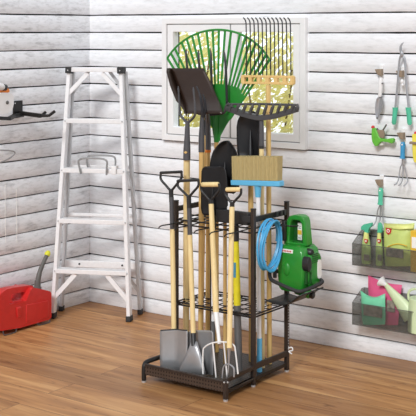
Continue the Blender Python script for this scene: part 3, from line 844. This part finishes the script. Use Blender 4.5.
# ------------------------------------------------------------------ step ladder in the corner
th = math.radians(26.5)
LU = V((math.cos(th), math.sin(th), 0)); LB = V((-math.sin(th), math.cos(th), 0))
LC = V((.308, -.331, 0))                         # middle between the front feet
lad = thing('step_ladder', 'folded aluminium step ladder standing in the room corner', 'ladder', LC)
HL = 1.472
def lp(u, b_, z): return LC + LU * u + LB * b_ + V((0, 0, z))
def front(s, z):                                 # front rail centre line
    f = z / HL; return lp(s * (.232 - .074 * f), .105 * f, z)
def rear(s, z):
    f = z / HL; return lp(s * (.245 - .084 * f) + .012, .175 - .035 * f, z)
for s in (-1, 1):
    r_ = obj('front_rail', MB().bar(front(s, .02), front(s, HL), .022, .056, LB), 'alu', lad, bevel=.002)
    obj('rubber_foot', MB().bar(front(s, 0), front(s, .032), .030, .064, LB), 'rubber', r_, bevel=.003)
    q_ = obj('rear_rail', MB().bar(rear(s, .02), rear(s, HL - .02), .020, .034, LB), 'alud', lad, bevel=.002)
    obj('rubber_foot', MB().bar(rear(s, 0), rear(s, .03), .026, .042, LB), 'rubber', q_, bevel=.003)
    obj('top_bracket', MB().bar(front(s, HL - .032), front(s, HL + .006), .034, .09, LB), 'rubber', lad, bevel=.003)
    obj('screw', MB().ball(front(s, HL - .012) - LB * .046, .004), 'zinc', lad)
    # corner braces, top and bottom
    obj('corner_brace', MB().bar(front(s, HL - .155) - LB * .012, front(s, HL - .03).lerp(front(-s, HL - .03), .36) - LB * .012, .024, .014, LB), 'alu', lad)
    obj('corner_brace', MB().bar(front(s, .118) - LB * .012, front(s, .262).lerp(front(-s, .262), .28) - LB * .012, .026, .014, LB), 'alu', lad)
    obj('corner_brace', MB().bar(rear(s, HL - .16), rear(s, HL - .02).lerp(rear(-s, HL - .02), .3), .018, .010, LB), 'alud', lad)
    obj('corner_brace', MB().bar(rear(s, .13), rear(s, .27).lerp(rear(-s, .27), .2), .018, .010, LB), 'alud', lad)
    obj('spreader', MB().bar(front(s, .86) + LU * (s * .016) + LB * .02, rear(s, .64) + LU * (s * .016), .004, .016, LB), 'alud', lad)
def slat(zc, fn, h, dpt, name, m, off=0):
    a, c = fn(-1, zc), fn(1, zc)
    return obj(name, MB().bar(a + LB * off, c + LB * off, dpt, h), m, lad, bevel=.002)
for i, zc in enumerate((.278, .571, .868, 1.160)):
    p = slat(zc, front, .026, .062, 'tread', 'alu')
    for s in (-1, 1):
        obj('rivet', MB().ball(front(s, zc) - LB * .029, .0055), 'alud', p)
slat(HL - .008, front, .026, .085, 'top_step', 'alu', .008)
for zc in (.29, .588, .878):
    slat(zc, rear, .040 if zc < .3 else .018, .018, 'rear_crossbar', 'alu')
for u in (.22, .80):
    obj('bolt', MB().ball(rear(-1, .29).lerp(rear(1, .29), u) - LB * .010, .006), 'rubber', lad)
dA = (front(0, .868) - EYE).dot(VW)
def lpx(px, py, off=0):                          # point of the ladder's own front plane
    n = LB; r = ray(px, py); p0 = front(0, .868); return EYE + r * ((p0 + LB * off - EYE).dot(n) / r.dot(n))
for off, pts in ((-.045, ((81, 174), (80, 170), (78.5, 162), (80, 159.5), (84, 158.3), (97, 158.3), (104, 159.3), (107, 162), (106.6, 169), (106.5, 175))),
                 (.05, ((88, 168), (86.7, 160), (88.5, 156.5), (92, 155.6), (108, 155.6), (114, 157), (115.5, 161), (115, 168)))):
    obj('tool_loop', MB().tube(spline([lpx(x, y, off) for x, y in pts], 5), .0058, 8), 'silverloop', lad)
obj('loop_clip', MB().box((-.014, -.02, -.024), (.014, .02, .024), Matrix.Translation(lpx(114.3, 170, -.03)) @ Matrix.Rotation(th, 4, 'Z')), 'wwhite', lad, bevel=.003)

# ------------------------------------------------------------------ red petrol can
cx0, cx1 = .02, .165
can = thing('fuel_can', 'red plastic fuel can with grey spout on the floor at left', 'fuel can', (.09, -.69, 0))
C_ = lambda px, py: at_x(px, py, cx1)
out = [C_(x, y) for x, y in ((51.5, 293.5), (50.5, 291.5), (41, 289), (33, 287.6), (30, 291.5), (26.5, 301), (11, 304.4), (4, 300.5), (-1, 298), (-4, 300), (-5.5, 304), (-4.5, 322), (-3, 329), (1, 331), (20, 328), (44, 322.7), (49.5, 321), (51.5, 317))]
for p in out: p.z = max(p.z, .018)
bo = obj('body', MB().prism([V((cx0, p.y, p.z)) for p in out], (cx1 - cx0, 0, 0)), 'red', can, bevel=.018)
bo.modifiers['bevel'].segments = 4
hx = .135
D_ = lambda px, py: at_x(px, py, hx)
hout = [D_(x, y) for x, y in ((-3, 300), (1, 293.5), (7, 289.2), (14, 287.6), (30, 285.2), (33.5, 286), (34, 292), (29, 304), (10, 308), (-2, 305))]
hol = [D_(x, y) for x, y in ((11.5, 296), (13, 294.2), (23.5, 292), (25.3, 293), (24, 298), (22, 300.2), (14, 302), (11.8, 300))]
obj('carry_handle', MB().prism([V((hx - .055, p.y, p.z)) for p in hout], (.055, 0, 0), [[V((hx - .055, p.y, p.z)) for p in hol]]), 'red', can, bevel=.007)
pn = [C_(x, y) for x, y in ((26, 305), (48, 300.5), (48, 317), (26, 322.5))]
obj('raised_panel', MB().prism([V((cx1 - .004, p.y, p.z)) for p in pn], (.008, 0, 0)), 'red', can, bevel=.003)
gr = [C_(x, y) for x, y in ((16, 307.5), (20.5, 306.5), (20, 316), (17, 318))]
obj('grip_ridge', MB().prism([V((cx1 - .004, p.y, p.z)) for p in gr], (.012, 0, 0)), 'red', can, bevel=.004)
spx = .095
spt = lambda px, py: at_x(px, py, spx)
cb = spt(37.3, 288); cb.z -= .01
obj('spout_collar', MB().lathe(cb, spt(37.7, 280.5), [(0, .024), (.3, .024), (.35, .019), (1, .017)]), 'spout', can)
obj('spout', MB().tube(spline([spt(37.5, 284), spt(39.5, 273), (spt(42.5, 265)), spt(47.3, 254.5)], 6), [.0155] * 6 + [.014] * 6 + [.0125] * 7, 12), 'spout', can)
obj('spout_tip', MB().lathe(spt(46.8, 255.6), spt(48.8, 250.8), [(0, .0165), (.5, .0175), (.85, .012), (1, .006)]), 'tip', can)
for yy in (-.845, -.575):
    obj('wire_foot', MB().tube(spline([(.16, yy - .05, .03), (.165, yy - .047, .008), (.168, yy - .03, .004), (.168, yy + .03, .004), (.165, yy + .047, .008), (.16, yy + .05, .03)], 4), .0035, 6), 'fork', can)
    obj('wire_foot', MB().tube(spline([(.03, yy - .05, .03), (.03, yy - .045, .006), (.03, yy, .004), (.03, yy + .045, .006), (.03, yy + .05, .03)], 4), .0035, 6), 'chrome', can)

# ------------------------------------------------------------------ left wall: bracket, machine, wire hook, chains
pz = at_x(18.5, 108, .003)
bk = thing('wall_bracket', 'black steel double hook bracket on the left wall', 'bracket', (0, pz.y, pz.z - .06))
A_ = lambda px, py, x: at_x(px, py, x)
p0, p1 = A_(13.5, 101, .008), A_(22.8, 100, .008); p2 = A_(22.8, 116, .008)
obj('wall_plate', MB().box((.0005, p0.y, p2.z), (.008, p1.y, p0.z)), 'black', bk, bevel=.002)
obj('screw', MB().ball((.009, p0.y + .012, p0.z - .014), .004), 'zinc', bk)
a0_, a1_, a2_ = A_(20, 113, .012), A_(41, 115.8, .17), A_(49, 115.6, .215)
arm = MB().bar(a0_, a1_, .020, .024).bar(a1_, a2_, .016, .017)
arm.bar(A_(41, 116, .17), A_(46, 111.8, .185), .014, .016).bar(A_(48.5, 116, .215), A_(55, 111, .235), .014, .016)
obj('hook_arm', arm, 'black', bk, bevel=.003)
arm2 = MB().bar(A_(22.5, 114.8, .012), A_(13.5, 116.2, .06), .024, .024).bar(A_(13.8, 116.2, .06), A_(9, 118.6, .12), .022, .022).bar(A_(9.6, 118.6, .12), A_(-16, 117.6, .13), .022, .020)
obj('hook_arm', arm2, 'black', bk, bevel=.003)
mc = A_(-2, 102, .15)
saw = thing('garden_machine', 'pale grey and orange garden machine cut off by the left edge', 'power tool', (mc.x, mc.y - .06, mc.z - .085))
o_ = [A_(x, y, .17) for x, y in ((-24, 96), (-20, 93), (-2, 92.6), (7, 92.6), (11.6, 93.6), (14, 97), (13.9, 104), (12.5, 110), (8, 113.5), (2, 114.5), (-20, 116), (-24, 112))]
obj('housing', MB().prism([V((.11, p.y, p.z)) for p in o_], (.06, 0, 0)), 'sawwhite', saw, bevel=.012)
dc = A_(7.5, 102.5, .172)
obj('hub', MB().lathe((dc.x - .006, dc.y, dc.z), (dc.x + .004, dc.y, dc.z), [(0, .0105), (.7, .0105), (1, .006)]), 'spout', saw)
o_ = [A_(x, y, .16) for x, y in ((-22, 91), (-20, 86), (-4, 84.8), (5, 85.6), (9.6, 89.6), (9.8, 92), (4, 94))]
obj('orange_cover', MB().prism([V((.115, p.y, p.z)) for p in o_], (.048, 0, 0)), 'orange', saw, bevel=.006)
w0, w1 = A_(-4, 85.8, .168), A_(3.4, 87.2, .168)
obj('white_cap', MB().lathe(w0, w1, [(0, .020), (.8, .020), (1, .014)]), 'sawwhite', saw)
w2 = A_(6.4, 87.8, .168)
obj('black_cap', MB().lathe(w1, w2, [(0, .018), (.7, .018), (1, .010)]), 'plastic', saw)
whk = A_(-10, 152, .005)
wh = thing('wire_hook', 'thin grey wire loop hook low on the left wall at the edge', 'hook', whk)
obj('wire_loop', MB().tube(spline([(.0, whk.y, whk.z + .012), (.03, whk.y + .01, whk.z + .012), A_(0, 150.2, .10), A_(9, 150.5, .12), A_(14, 151.5, .13), A_(14.5, 154, .13), A_(9, 158.5, .12), A_(0, 162.5, .10), (.03, whk.y, whk.z - .06), (.0, whk.y, whk.z - .06)], 6), .0042, 8), 'silverloop', wh)
def chain(px, y0, y1, label):
    a, c = A_(px, y0, .006), A_(px + .6, y1, .006)
    t = thing('hanging_chain', label, 'chain', c)
    m = MB(); n = 26
    for k in range(n):
        p = a.lerp(c, k / (n - 1)); p.y += .0015 * math.sin(k * 1.3)
        m.ball(p, (.0022, .0022, .0055 if k % 3 else .0030), 6, 4)
    m.tube([a, c], .0009, 5)
    obj('links', m, 'pearl', t)
chain(5, 183, 242, 'thin pale chain on the left wall, nearer the left edge')
chain(16.2, 188, 242, 'thin pale chain on the left wall, nearer the ladder')

# ------------------------------------------------------------------ right part of the window wall: hooks and hand tools
def wall_hook(px, py, label, w=5.5):
    c = at_y(px, py, -.02)
    t = thing('tool_hook', label, 'hook', (c.x, 0, c.z - .02))
    obj('mount', MB().box((c.x - .011, -.012, c.z - .03), (c.x + .012, .002, c.z + .034)), 'wwhite', t, bevel=.003)
    k = MB()
    o = [V((c.x - .022, -.042, c.z + .012)), V((c.x - .004, -.042, c.z + .013)), V((c.x + .012, -.042, c.z + .014)), V((c.x + .014, -.042, c.z - .022)), V((c.x - .004, -.042, c.z - .018)), V((c.x - .014, -.042, c.z - .004))]
    k.prism(o, (0, .032, 0))
    obj('bracket', k, 'hookm', t, bevel=.002)
    return c
for px, py, lb in ((380.3, 71.5, 'beige hook above the white hand trowel'), (401.3, 73, 'beige hook between the lopper arms'), (402.3, 135, 'beige hook above the blue cultivator'), (380.3, 182, 'beige hook above the mint cultivator')):
    wall_hook(px, py, lb)
HY = -.045
H = lambda x, y, dy=0: at_y(x, y, HY + dy)
# trowel
t = thing('hand_trowel', 'hand trowel with white handle and grey leaf-shaped blade', 'trowel', H(377, 119))
obj('handle', MB().tube([H(381, 77.5), H(380.8, 80), H(380.4, 90), H(379.8, 96.5)], [.008, .0115, .0115, .009], 12), 'wwhite', t)
obj('hanging_hole', MB().tube([H(382.3, 83.5, -.013), H(382.3, 83.5, -.008)], [.0045, .0045], 10), 'spout', t)
obj('blade', MB().grid(rows_sheet([(96, 378.3, 382), (99, 376.5, 383), (103, 375.4, 383), (108, 375, 382.2), (113, 375.4, 380.4), (117, 376, 378.4), (119, 376.6, 377.2)], HY, .010, 8)), 'chrome', t, solid=.002)
# loppers
t = thing('loppers', 'long loppers with two silver arms and mint grips', 'loppers', H(401, 124))
for s, pts in ((-1, ((400.6, 56), (399.3, 62), (397.6, 84), (395.2, 109))), (1, ((403.2, 56), (405.0, 62), (406.3, 84), (408.8, 109)))):
    ar = obj('arm', MB().tube(spline([H(*p, -.004 * s) for p in pts], 4), .0056, 10), 'chrome', t)
for x0_, x1_, y0_, y1_ in ((395.3, 394, 107.5, 124.5), (408.4, 409.6, 107.5, 125)):
    obj('grip', MB().tube([H(x0_, y0_), H(x0_, y0_ + 2), H((x0_ + x1_) / 2, 116), H(x1_, y1_ - 2), H(x1_, y1_)], [.0155, .0135, .0120, .0125, .008], 12), 'mint', t)
obj('pivot', MB().ball(H(401.7, 54, -.006), (.010, .008, .018)), 'chrome', t)
bl_ = [H(x, y, -.006) for x, y in ((400.2, 54), (399.2, 50), (399.5, 46.5), (401.2, 43.5), (403.6, 42.2), (402.6, 44), (401.6, 46.5), (401.8, 49.5), (403.6, 54))]
obj('curved_blade', MB().prism(bl_, (0, .005, 0)), 'chrome', t)
obj('stop_bumper', MB().ball(H(402, 81.5), (.010, .008, .013)).ball(H(402.6, 85, -.002), (.007, .007, .008)), 'wwhite', t)
# spray nozzle
t = thing('spray_nozzle', 'bright green hose spray gun with red tip and grey lever', 'spray gun', H(376, 146))
bo_ = [H(x, y, -.012) for x, y in ((371.4, 129), (372.5, 128), (374.5, 128.3), (376.5, 131), (378.3, 136), (380, 138.4), (386, 139.3), (390, 138.4), (392, 138.2), (393.3, 139.5), (393, 142.5), (391.5, 143.8), (388, 142.5), (382, 141.5), (379.5, 142.6), (377, 146.2), (374.5, 146.2), (372, 142), (371.2, 136))]
obj('body', MB().prism(bo_, (0, .026, 0)), 'lime', t, bevel=.005)
obj('red_tip', MB().ball(H(373, 127.2), (.009, .012, .009)), 'bred', t)
obj('trigger', MB().tube(spline([H(377, 128.5), H(380, 131), H(383, 130), H(386.5, 124.5)], 4), .0045, 8), 'spout', t)
obj('valve', MB().prism([H(x, y, -.006) for x, y in ((376.5, 130), (383, 130), (384.2, 134), (383.5, 138.5), (379, 137.6))], (0, .014, 0)), 'hookm', t, bevel=.002)
obj('wall_mount', MB().box((-.011, -.016, -.011), (.011, .012, .011), Matrix.Translation(H(381.8, 143, .02))), 'wwhite', t, bevel=.002)
# cultivators
def cultivator(hx, hy, m, bot, label, tines):
    t = thing('claw_cultivator', label, 'cultivator', H(hx, bot), 'hand cultivators on the wall')
    h = obj('handle', MB().tube([H(hx, hy), H(hx, hy + 2.5), H(hx - .2, hy + 9), H(hx - .4, hy + 14), H(hx - .6, hy + 16.5)], [.009, .0135, .0118, .0122, .015], 12), m, t)
    obj('hanging_hole', MB().tube([H(hx - 1, hy + 2.6, -.016), H(hx - 1, hy + 2.6, -.010)], .0038, 10), 'wwhite', h)
    for pts in tines:
        obj('prong', MB().tube(spline([H(x, y, d) for x, y, d in pts], 5), .0034, 6), 'chrome', t)
cultivator(403, 142, 'cyan', 186, 'blue-handled three-prong cultivator hanging under the loppers',
           [[(402.5, 158, 0), (402, 164, 0), (400.5, 167, 0), (399.6, 172, 0), (398.6, 179, -.01), (396.6, 183.5, -.03), (394, 185, -.045)],
            [(402.5, 158, 0), (403, 170, 0), (402.6, 179, -.01), (401, 183.5, -.03), (398.6, 185.5, -.045)],
            [(402.5, 158, 0), (403, 164, 0), (405, 167, 0), (406.2, 174, 0), (407.6, 180, -.01), (406.6, 183.5, -.03), (403.5, 186, -.045)]])
cultivator(380.8, 188, 'mint', 227, 'mint-handled three-prong cultivator hanging above the spray bottles',
           [[(380.3, 204, 0), (379, 207, 0), (377.6, 211, 0), (376.6, 218, 0), (375.6, 222, -.01), (373, 226, -.03)],
            [(380.3, 204, 0), (380.4, 212, 0), (380.2, 219, 0), (379, 225.5, -.02)],
            [(380.3, 204, 0), (381.6, 207, 0), (382.4, 212, 0), (383.3, 220, 0), (384.5, 226, -.01), (384, 229, -.02)]])
# yellow tool at the right edge
t = thing('garden_tool', 'pale yellow hand tool cut off by the right edge', 'hand tool', H(416, 163))
yb_ = [H(x, y, -.01) for x, y in ((411.8, 135), (413, 134), (418, 134), (420, 137), (420, 160), (418, 163), (413.8, 162.5), (412.6, 158), (412, 148))]
obj('handle', MB().prism(yb_, (0, .024, 0)), 'lemon', t, bevel=.004)
obj('clip', MB().box((-.022, -.016, -.006), (.03, .051, .006), Matrix.Translation(H(414.5, 142.8, -.006))), 'hookm', t, bevel=.002)
obj('red_knob', MB().ball(H(415.6, 133), (.008, .008, .008)), 'bred', t)

# ------------------------------------------------------------------ smoked bins and what stands in them
BX0, BX1 = 1.94, 2.62
def bin_(zf, zb_, zt, label):
    t = thing('wall_bin', label, 'storage bin', ((BX0 + BX1) / 2, 0, zb_))
    d_ = -.135
    th_ = .003
    obj('front_panel', MB().box((BX0, d_, zb_), (BX1, d_ + th_, zf)), 'smoke', t, smooth=False)
    obj('back_panel', MB().box((BX0, -.006, zb_), (BX1, -.003, zt)), 'smoke', t, smooth=False)
    obj('base_panel', MB().box((BX0 + .003, d_ + th_, zb_), (BX1 - .003, -.006, zb_ + th_)), 'smoke', t, smooth=False)
    for x in (BX0, BX1 - th_):
        o = [V((x, d_ + th_, zb_)), V((x, -.006, zb_)), V((x, -.006, zt)), V((x, -.03, zt)), V((x, d_ + th_, zf))]
        obj('side_panel', MB().prism(o, (th_, 0, 0)), 'smoke', t, smooth=False)
    obj('rim', MB().tube([(BX0, d_ + .0015, zf), (BX1, d_ + .0015, zf)], .0018, 6).tube([(BX0 + .0015, d_, zb_), (BX0 + .0015, d_, zf), (BX0 + .0015, -.03, zt)], .0018, 6).tube([(BX0, d_ + .0015, zb_ + .001), (BX1, d_ + .0015, zb_ + .001)], .0018, 6), 'spout', t)
    return t
F1 = .596; B1 = .484; T1 = .655
F2 = .290; B2 = .176; T2 = .345
bin_(F1, B1, T1, 'smoked clear bin on the wall holding spray bottles and a lime bag')
bin_(F2, B2, T2, 'smoked clear bin on the wall holding pink and mint bags and a watering can')
BYY = -.075
U = lambda x, y, dy=0: at_y(x, y, BYY + dy)

def spray(xc, label, wide, flip):
    b0 = U(xc, 262.3); b0.z = B1 + .0035
    t = thing('spray_bottle', label, 'spray bottle', b0, 'spray bottles in the upper bin')
    r = px_r(wide, b0)
    zz = lambda py: U(xc, py).z
    obj('bottle', MB().tube([(b0.x, b0.y, z) for z in (b0.z, b0.z + .004, zz(248), zz(241), zz(236), zz(232))], [r * .9, r, r, r * .8, r * .5, r * .42], 16, flat=.8, flat_dir=(0, 1, 0)), 'bottle', t)
    lb = MB().tube([(b0.x, b0.y, zz(258)), (b0.x, b0.y, zz(237))], [r * 1.02, r * .62], 16, flat=.8)
    obj('neck', MB().tube([(b0.x, b0.y, zz(240)), (b0.x, b0.y, zz(236.5)), (b0.x, b0.y, zz(232))], [r * .66, r * .55, r * .46], 14), 'bagy', t)
    sd = U(xc - .2, 241, -r - .001)
    obj('shield_mark', MB().prism([sd + V((dx, -.002, dz)) for dx, dz in ((-.010, .009), (.010, .009), (.009, -.004), (0, -.012), (-.009, -.004))], (0, .006, 0)), 'bred', t, smooth=False)
    obj('shield_print', MB().box((-.005, -.0035, -.003), (.005, -.001, .004), Matrix.Translation(sd)), 'wprint', t, smooth=False)
    obj('picture_print', MB().box((-r * .6, -.002, -.018), (r * .6, .002, .012), Matrix.Translation(U(xc + .5, 257, -r * .95))), 'photo', t, smooth=False)
    hd_ = [U(xc + dx * flip, y, -.01) for dx, y in (((-5.6, 229.4), (-5.2, 226.6), (-2.5, 224.4), (3, 223.2), (5, 223), (5.2, 226), (3, 228), (1.6, 231), (1.8, 233), (-1.8, 233), (-2, 230.4)) if flip == 1 else
                                                    ((-2.2, 227), (-1.4, 224.5), (0, 222.6), (1.2, 223), (1.8, 226), (2, 230), (2.4, 233), (-2, 233)))]
    obj('trigger_head', MB().prism(hd_, (0, .02, 0)), 'teal', t, bevel=.003)
    return t
spray(366.2, 'green spray bottle nearest the left end of the upper bin', 10, 1)
spray(379.2, 'slim spray bottle between the first spray bottle and the lime bag', 7.4, -1)

def bag(pts_rows, Y, thick, m, label, sag=.006, tilt=0, cat='bag'):
    """pillow bag: rows of (py, xl, xr); bulges in the middle"""
    bt = at_y((pts_rows[-1][1] + pts_rows[-1][2]) / 2, pts_rows[-1][0], Y)
    t = thing('garden_bag', label, cat, bt)
    mb = MB(); n = len(pts_rows); nu = 12
    for sgn in (-1, 1):
        rws = []
        for i, (py, xl, xr) in enumerate(pts_rows):
            v = i / (n - 1); a_, c_ = at_y(xl, py, Y), at_y(xr, py, Y); row = []
            for k in range(nu + 1):
                u = k / nu; bul = (math.sin(PI * u) ** .6) * (math.sin(PI * min(.98, v * .93 + .0)) ** .7 if v > 0 else 0)
                wr_ = .0035 * noise.noise(V((u * 5, v * 6, sgn + Y * 30)))
                row.append(a_.lerp(c_, u) + V((0, sgn * (thick * bul + .0006) + wr_ * bul, -sag * math.sin(PI * u) * (1 - v) ** 2 + tilt * (.5 - u) * (1 - v))))
            rws.append(row)
        mb.grid(rws)
    obj('pouch', mb, m, t)
    return t
bg1 = [(223, 384.2, 414.5), (228, 384.3, 414), (236, 384, 412.5), (246, 384, 411.5), (256, 384.5, 411.5), (262, 385, 411.5), (266, 385.5, 411)]
bg1 = [(y + (0), a_, c_) for y, a_, c_ in bg1]
t = bag(bg1, -.07, .040, 'bagl', 'lime green printed bag with red shield in the upper bin')
tb = [at_y(384.6, 223.4, -.080), at_y(413.6, 224.4, -.080), at_y(413.4, 228.5, -.100), at_y(399, 229.5, -.104), at_y(384.6, 227.4, -.100)]
obj('yellow_band', MB().add(tb, [(0, 1, 3, 4), (1, 2, 3)]), 'bagy', t, solid=.002)
sd = at_y(388.2, 231.5, -.104)
obj('shield_mark', MB().prism([sd + V((dx, 0, dz)) for dx, dz in ((-.014, .015), (.014, .015), (.013, -.006), (0, -.017), (-.013, -.006))], (0, .012, 0)), 'bred', t, smooth=False)
obj('shield_print', MB().tube([sd + V((.007 * math.cos(a_), -.001, .003 + .007 * math.sin(a_))) for a_ in [2 * PI * k / 12 for k in range(12)]], .002, 6, True), 'wprint', t)
ph = at_y(395, 253, -.112)
obj('picture_print', MB().box((ph.x - .05, ph.y, ph.z - .022), (ph.x + .045, ph.y + .004, ph.z + .020)), 'photo', t, smooth=False)
obj('arc_print', MB().tube(spline([at_y(386, 248, -.108), at_y(392, 245, -.113), at_y(399, 244, -.113), at_y(407, 246, -.108)], 4), .0025, 6), 'box', t)
c_ = at_y(412.6, 266, -.100); c_.z = B1 + .0035
zt_ = at_y(412.6, 230, -.100).z
t = thing('seed_carton', 'yellow carton at the right edge of the upper bin', 'box', (c_.x + .045, -.095, c_.z))
obj('carton', MB().box((c_.x, -.125, c_.z), (c_.x + .09, -.065, zt_)), 'box', t, bevel=.002)
obj('picture_print', MB().box((c_.x + .008, -.1265, zt_ - .085), (c_.x + .06, -.1245, zt_ - .03)), 'wprint', t, smooth=False)

pk = [(280, 368.2, 402), (283, 368.2, 401.8), (289, 368.2, 401), (295, 368.5, 399.5), (303, 369, 399), (312, 371, 399), (320, 373, 398.5), (325, 374, 398)]
t = bag(pk, -.038, .024, 'pink', 'shiny pink pouch behind the mint bag in the lower bin', .012, .05)
ph = at_y(391, 306, -.066)
obj('picture_print', MB().box((ph.x - .024, ph.y, ph.z - .03), (ph.x + .02, ph.y + .004, ph.z + .028)), 'photo', t, smooth=False)
mk = [(291.8, 360.3, 385.2), (294, 360.8, 385.2), (298, 361.3, 385.2), (303, 361.3, 385.3), (312, 361.5, 385.5), (319, 362, 385.5), (324.5, 363, 385)]
t = bag(mk, -.098, .024, 'bagt', 'mint green pouch at the left end of the lower bin', .026, .016)
ph = at_y(373, 311.5, -.126)
obj('picture_print', MB().box((ph.x - .055, ph.y, ph.z - .026), (ph.x + .05, ph.y + .004, ph.z + .026)), 'photo', t, smooth=False)

# watering can
W_ = lambda x, y, dy=0: at_y(x, y, -.085 + dy)
wb = W_(420, 322); wb.z = B2 + .0035
t = thing('watering_can', 'pale green watering can with long spout in the lower bin', 'watering can', wb)
ztop = W_(412, 297).z
rr = .066
cxx = wb.x
obj('body', MB().tube([(cxx, -.072, z) for z in (wb.z, wb.z + .004, (wb.z + ztop) / 2, ztop - .004, ztop)], [rr * .96, rr * 1.02, rr, rr * .92, rr * .86], 24), 'pale', t)
sp = [W_(411, 318), W_(404, 307), W_(396, 297), W_(388, 287.5), W_(384.6, 283)]
obj('spout', MB().tube(spline(sp, 4), [.044, .043, .042, .040] + [.038, .036, .033, .030] + [.027, .024, .021, .018] + [.0155, .0135, .012, .011, .0105], 14, flat=.6, flat_dir=(0, 1, 0)), 'pale', t)
obj('rose', MB().lathe(W_(386.2, 285), W_(380.2, 280.6), [(0, .010), (.3, .013), (.8, .027), (.92, .029), (1, .026)]), 'wwhite', t)
obj('handle', MB().tube(spline([W_(409, 300), W_(408.3, 294), W_(410, 290.5), W_(414, 289), W_(420, 289.5), W_(428, 294), W_(430, 305), W_(427, 314)], 5), .0065, 10), 'pale', t)

# ------------------------------------------------------------------ camera, light
cd = bpy.data.cameras.new('camera'); cam = bpy.data.objects.new('camera', cd); COL.objects.link(cam)
cam.location = EYE; cam.rotation_euler = (PI / 2, 0, YAW)
cd.sensor_width = 36; cd.lens = FPX / 416 * 36; cd.shift_y = -(208 - HZ) / 416; cd.clip_end = 60
S.camera = cam
w = bpy.data.worlds.new('sky'); S.world = w; w.use_nodes = True
wn, wk = w.node_tree.nodes, w.node_tree.links
bgn = wn['Background']; bgn.inputs[0].default_value = (.94, .975, 1.04, 1)
tcw = wn.new('ShaderNodeTexCoord'); sx = wn.new('ShaderNodeSeparateXYZ'); wk.new(tcw.outputs['Generated'], sx.inputs[0])
mr = wn.new('ShaderNodeMapRange'); mr.inputs['From Min'].default_value = -.1; mr.inputs['From Max'].default_value = .65     # overcast sky, brighter beyond the window
mr.inputs['To Min'].default_value = .62; mr.inputs['To Max'].default_value = 1.5
wk.new(sx.outputs['Y'], mr.inputs['Value']); wk.new(mr.outputs[0], bgn.inputs['Strength'])
def sun(name, d, e, ang, col=(1, 1, 1)):
    l = bpy.data.lights.new(name, 'SUN'); l.energy = e; l.angle = math.radians(ang); l.color = col
    o = bpy.data.objects.new(name, l); COL.objects.link(o); o.rotation_euler = V(d).to_track_quat('-Z', 'Y').to_euler(); o.location = (3, -4, 4)
sun('soft_key', (-.27, .95, -.62), 2.0, 14, (1, 1, 1))
S.view_settings.view_transform = 'Standard'; S.view_settings.look = 'None'; S.view_settings.exposure = 0; S.view_settings.gamma = 1
S.view_settings.use_curve_mapping = False
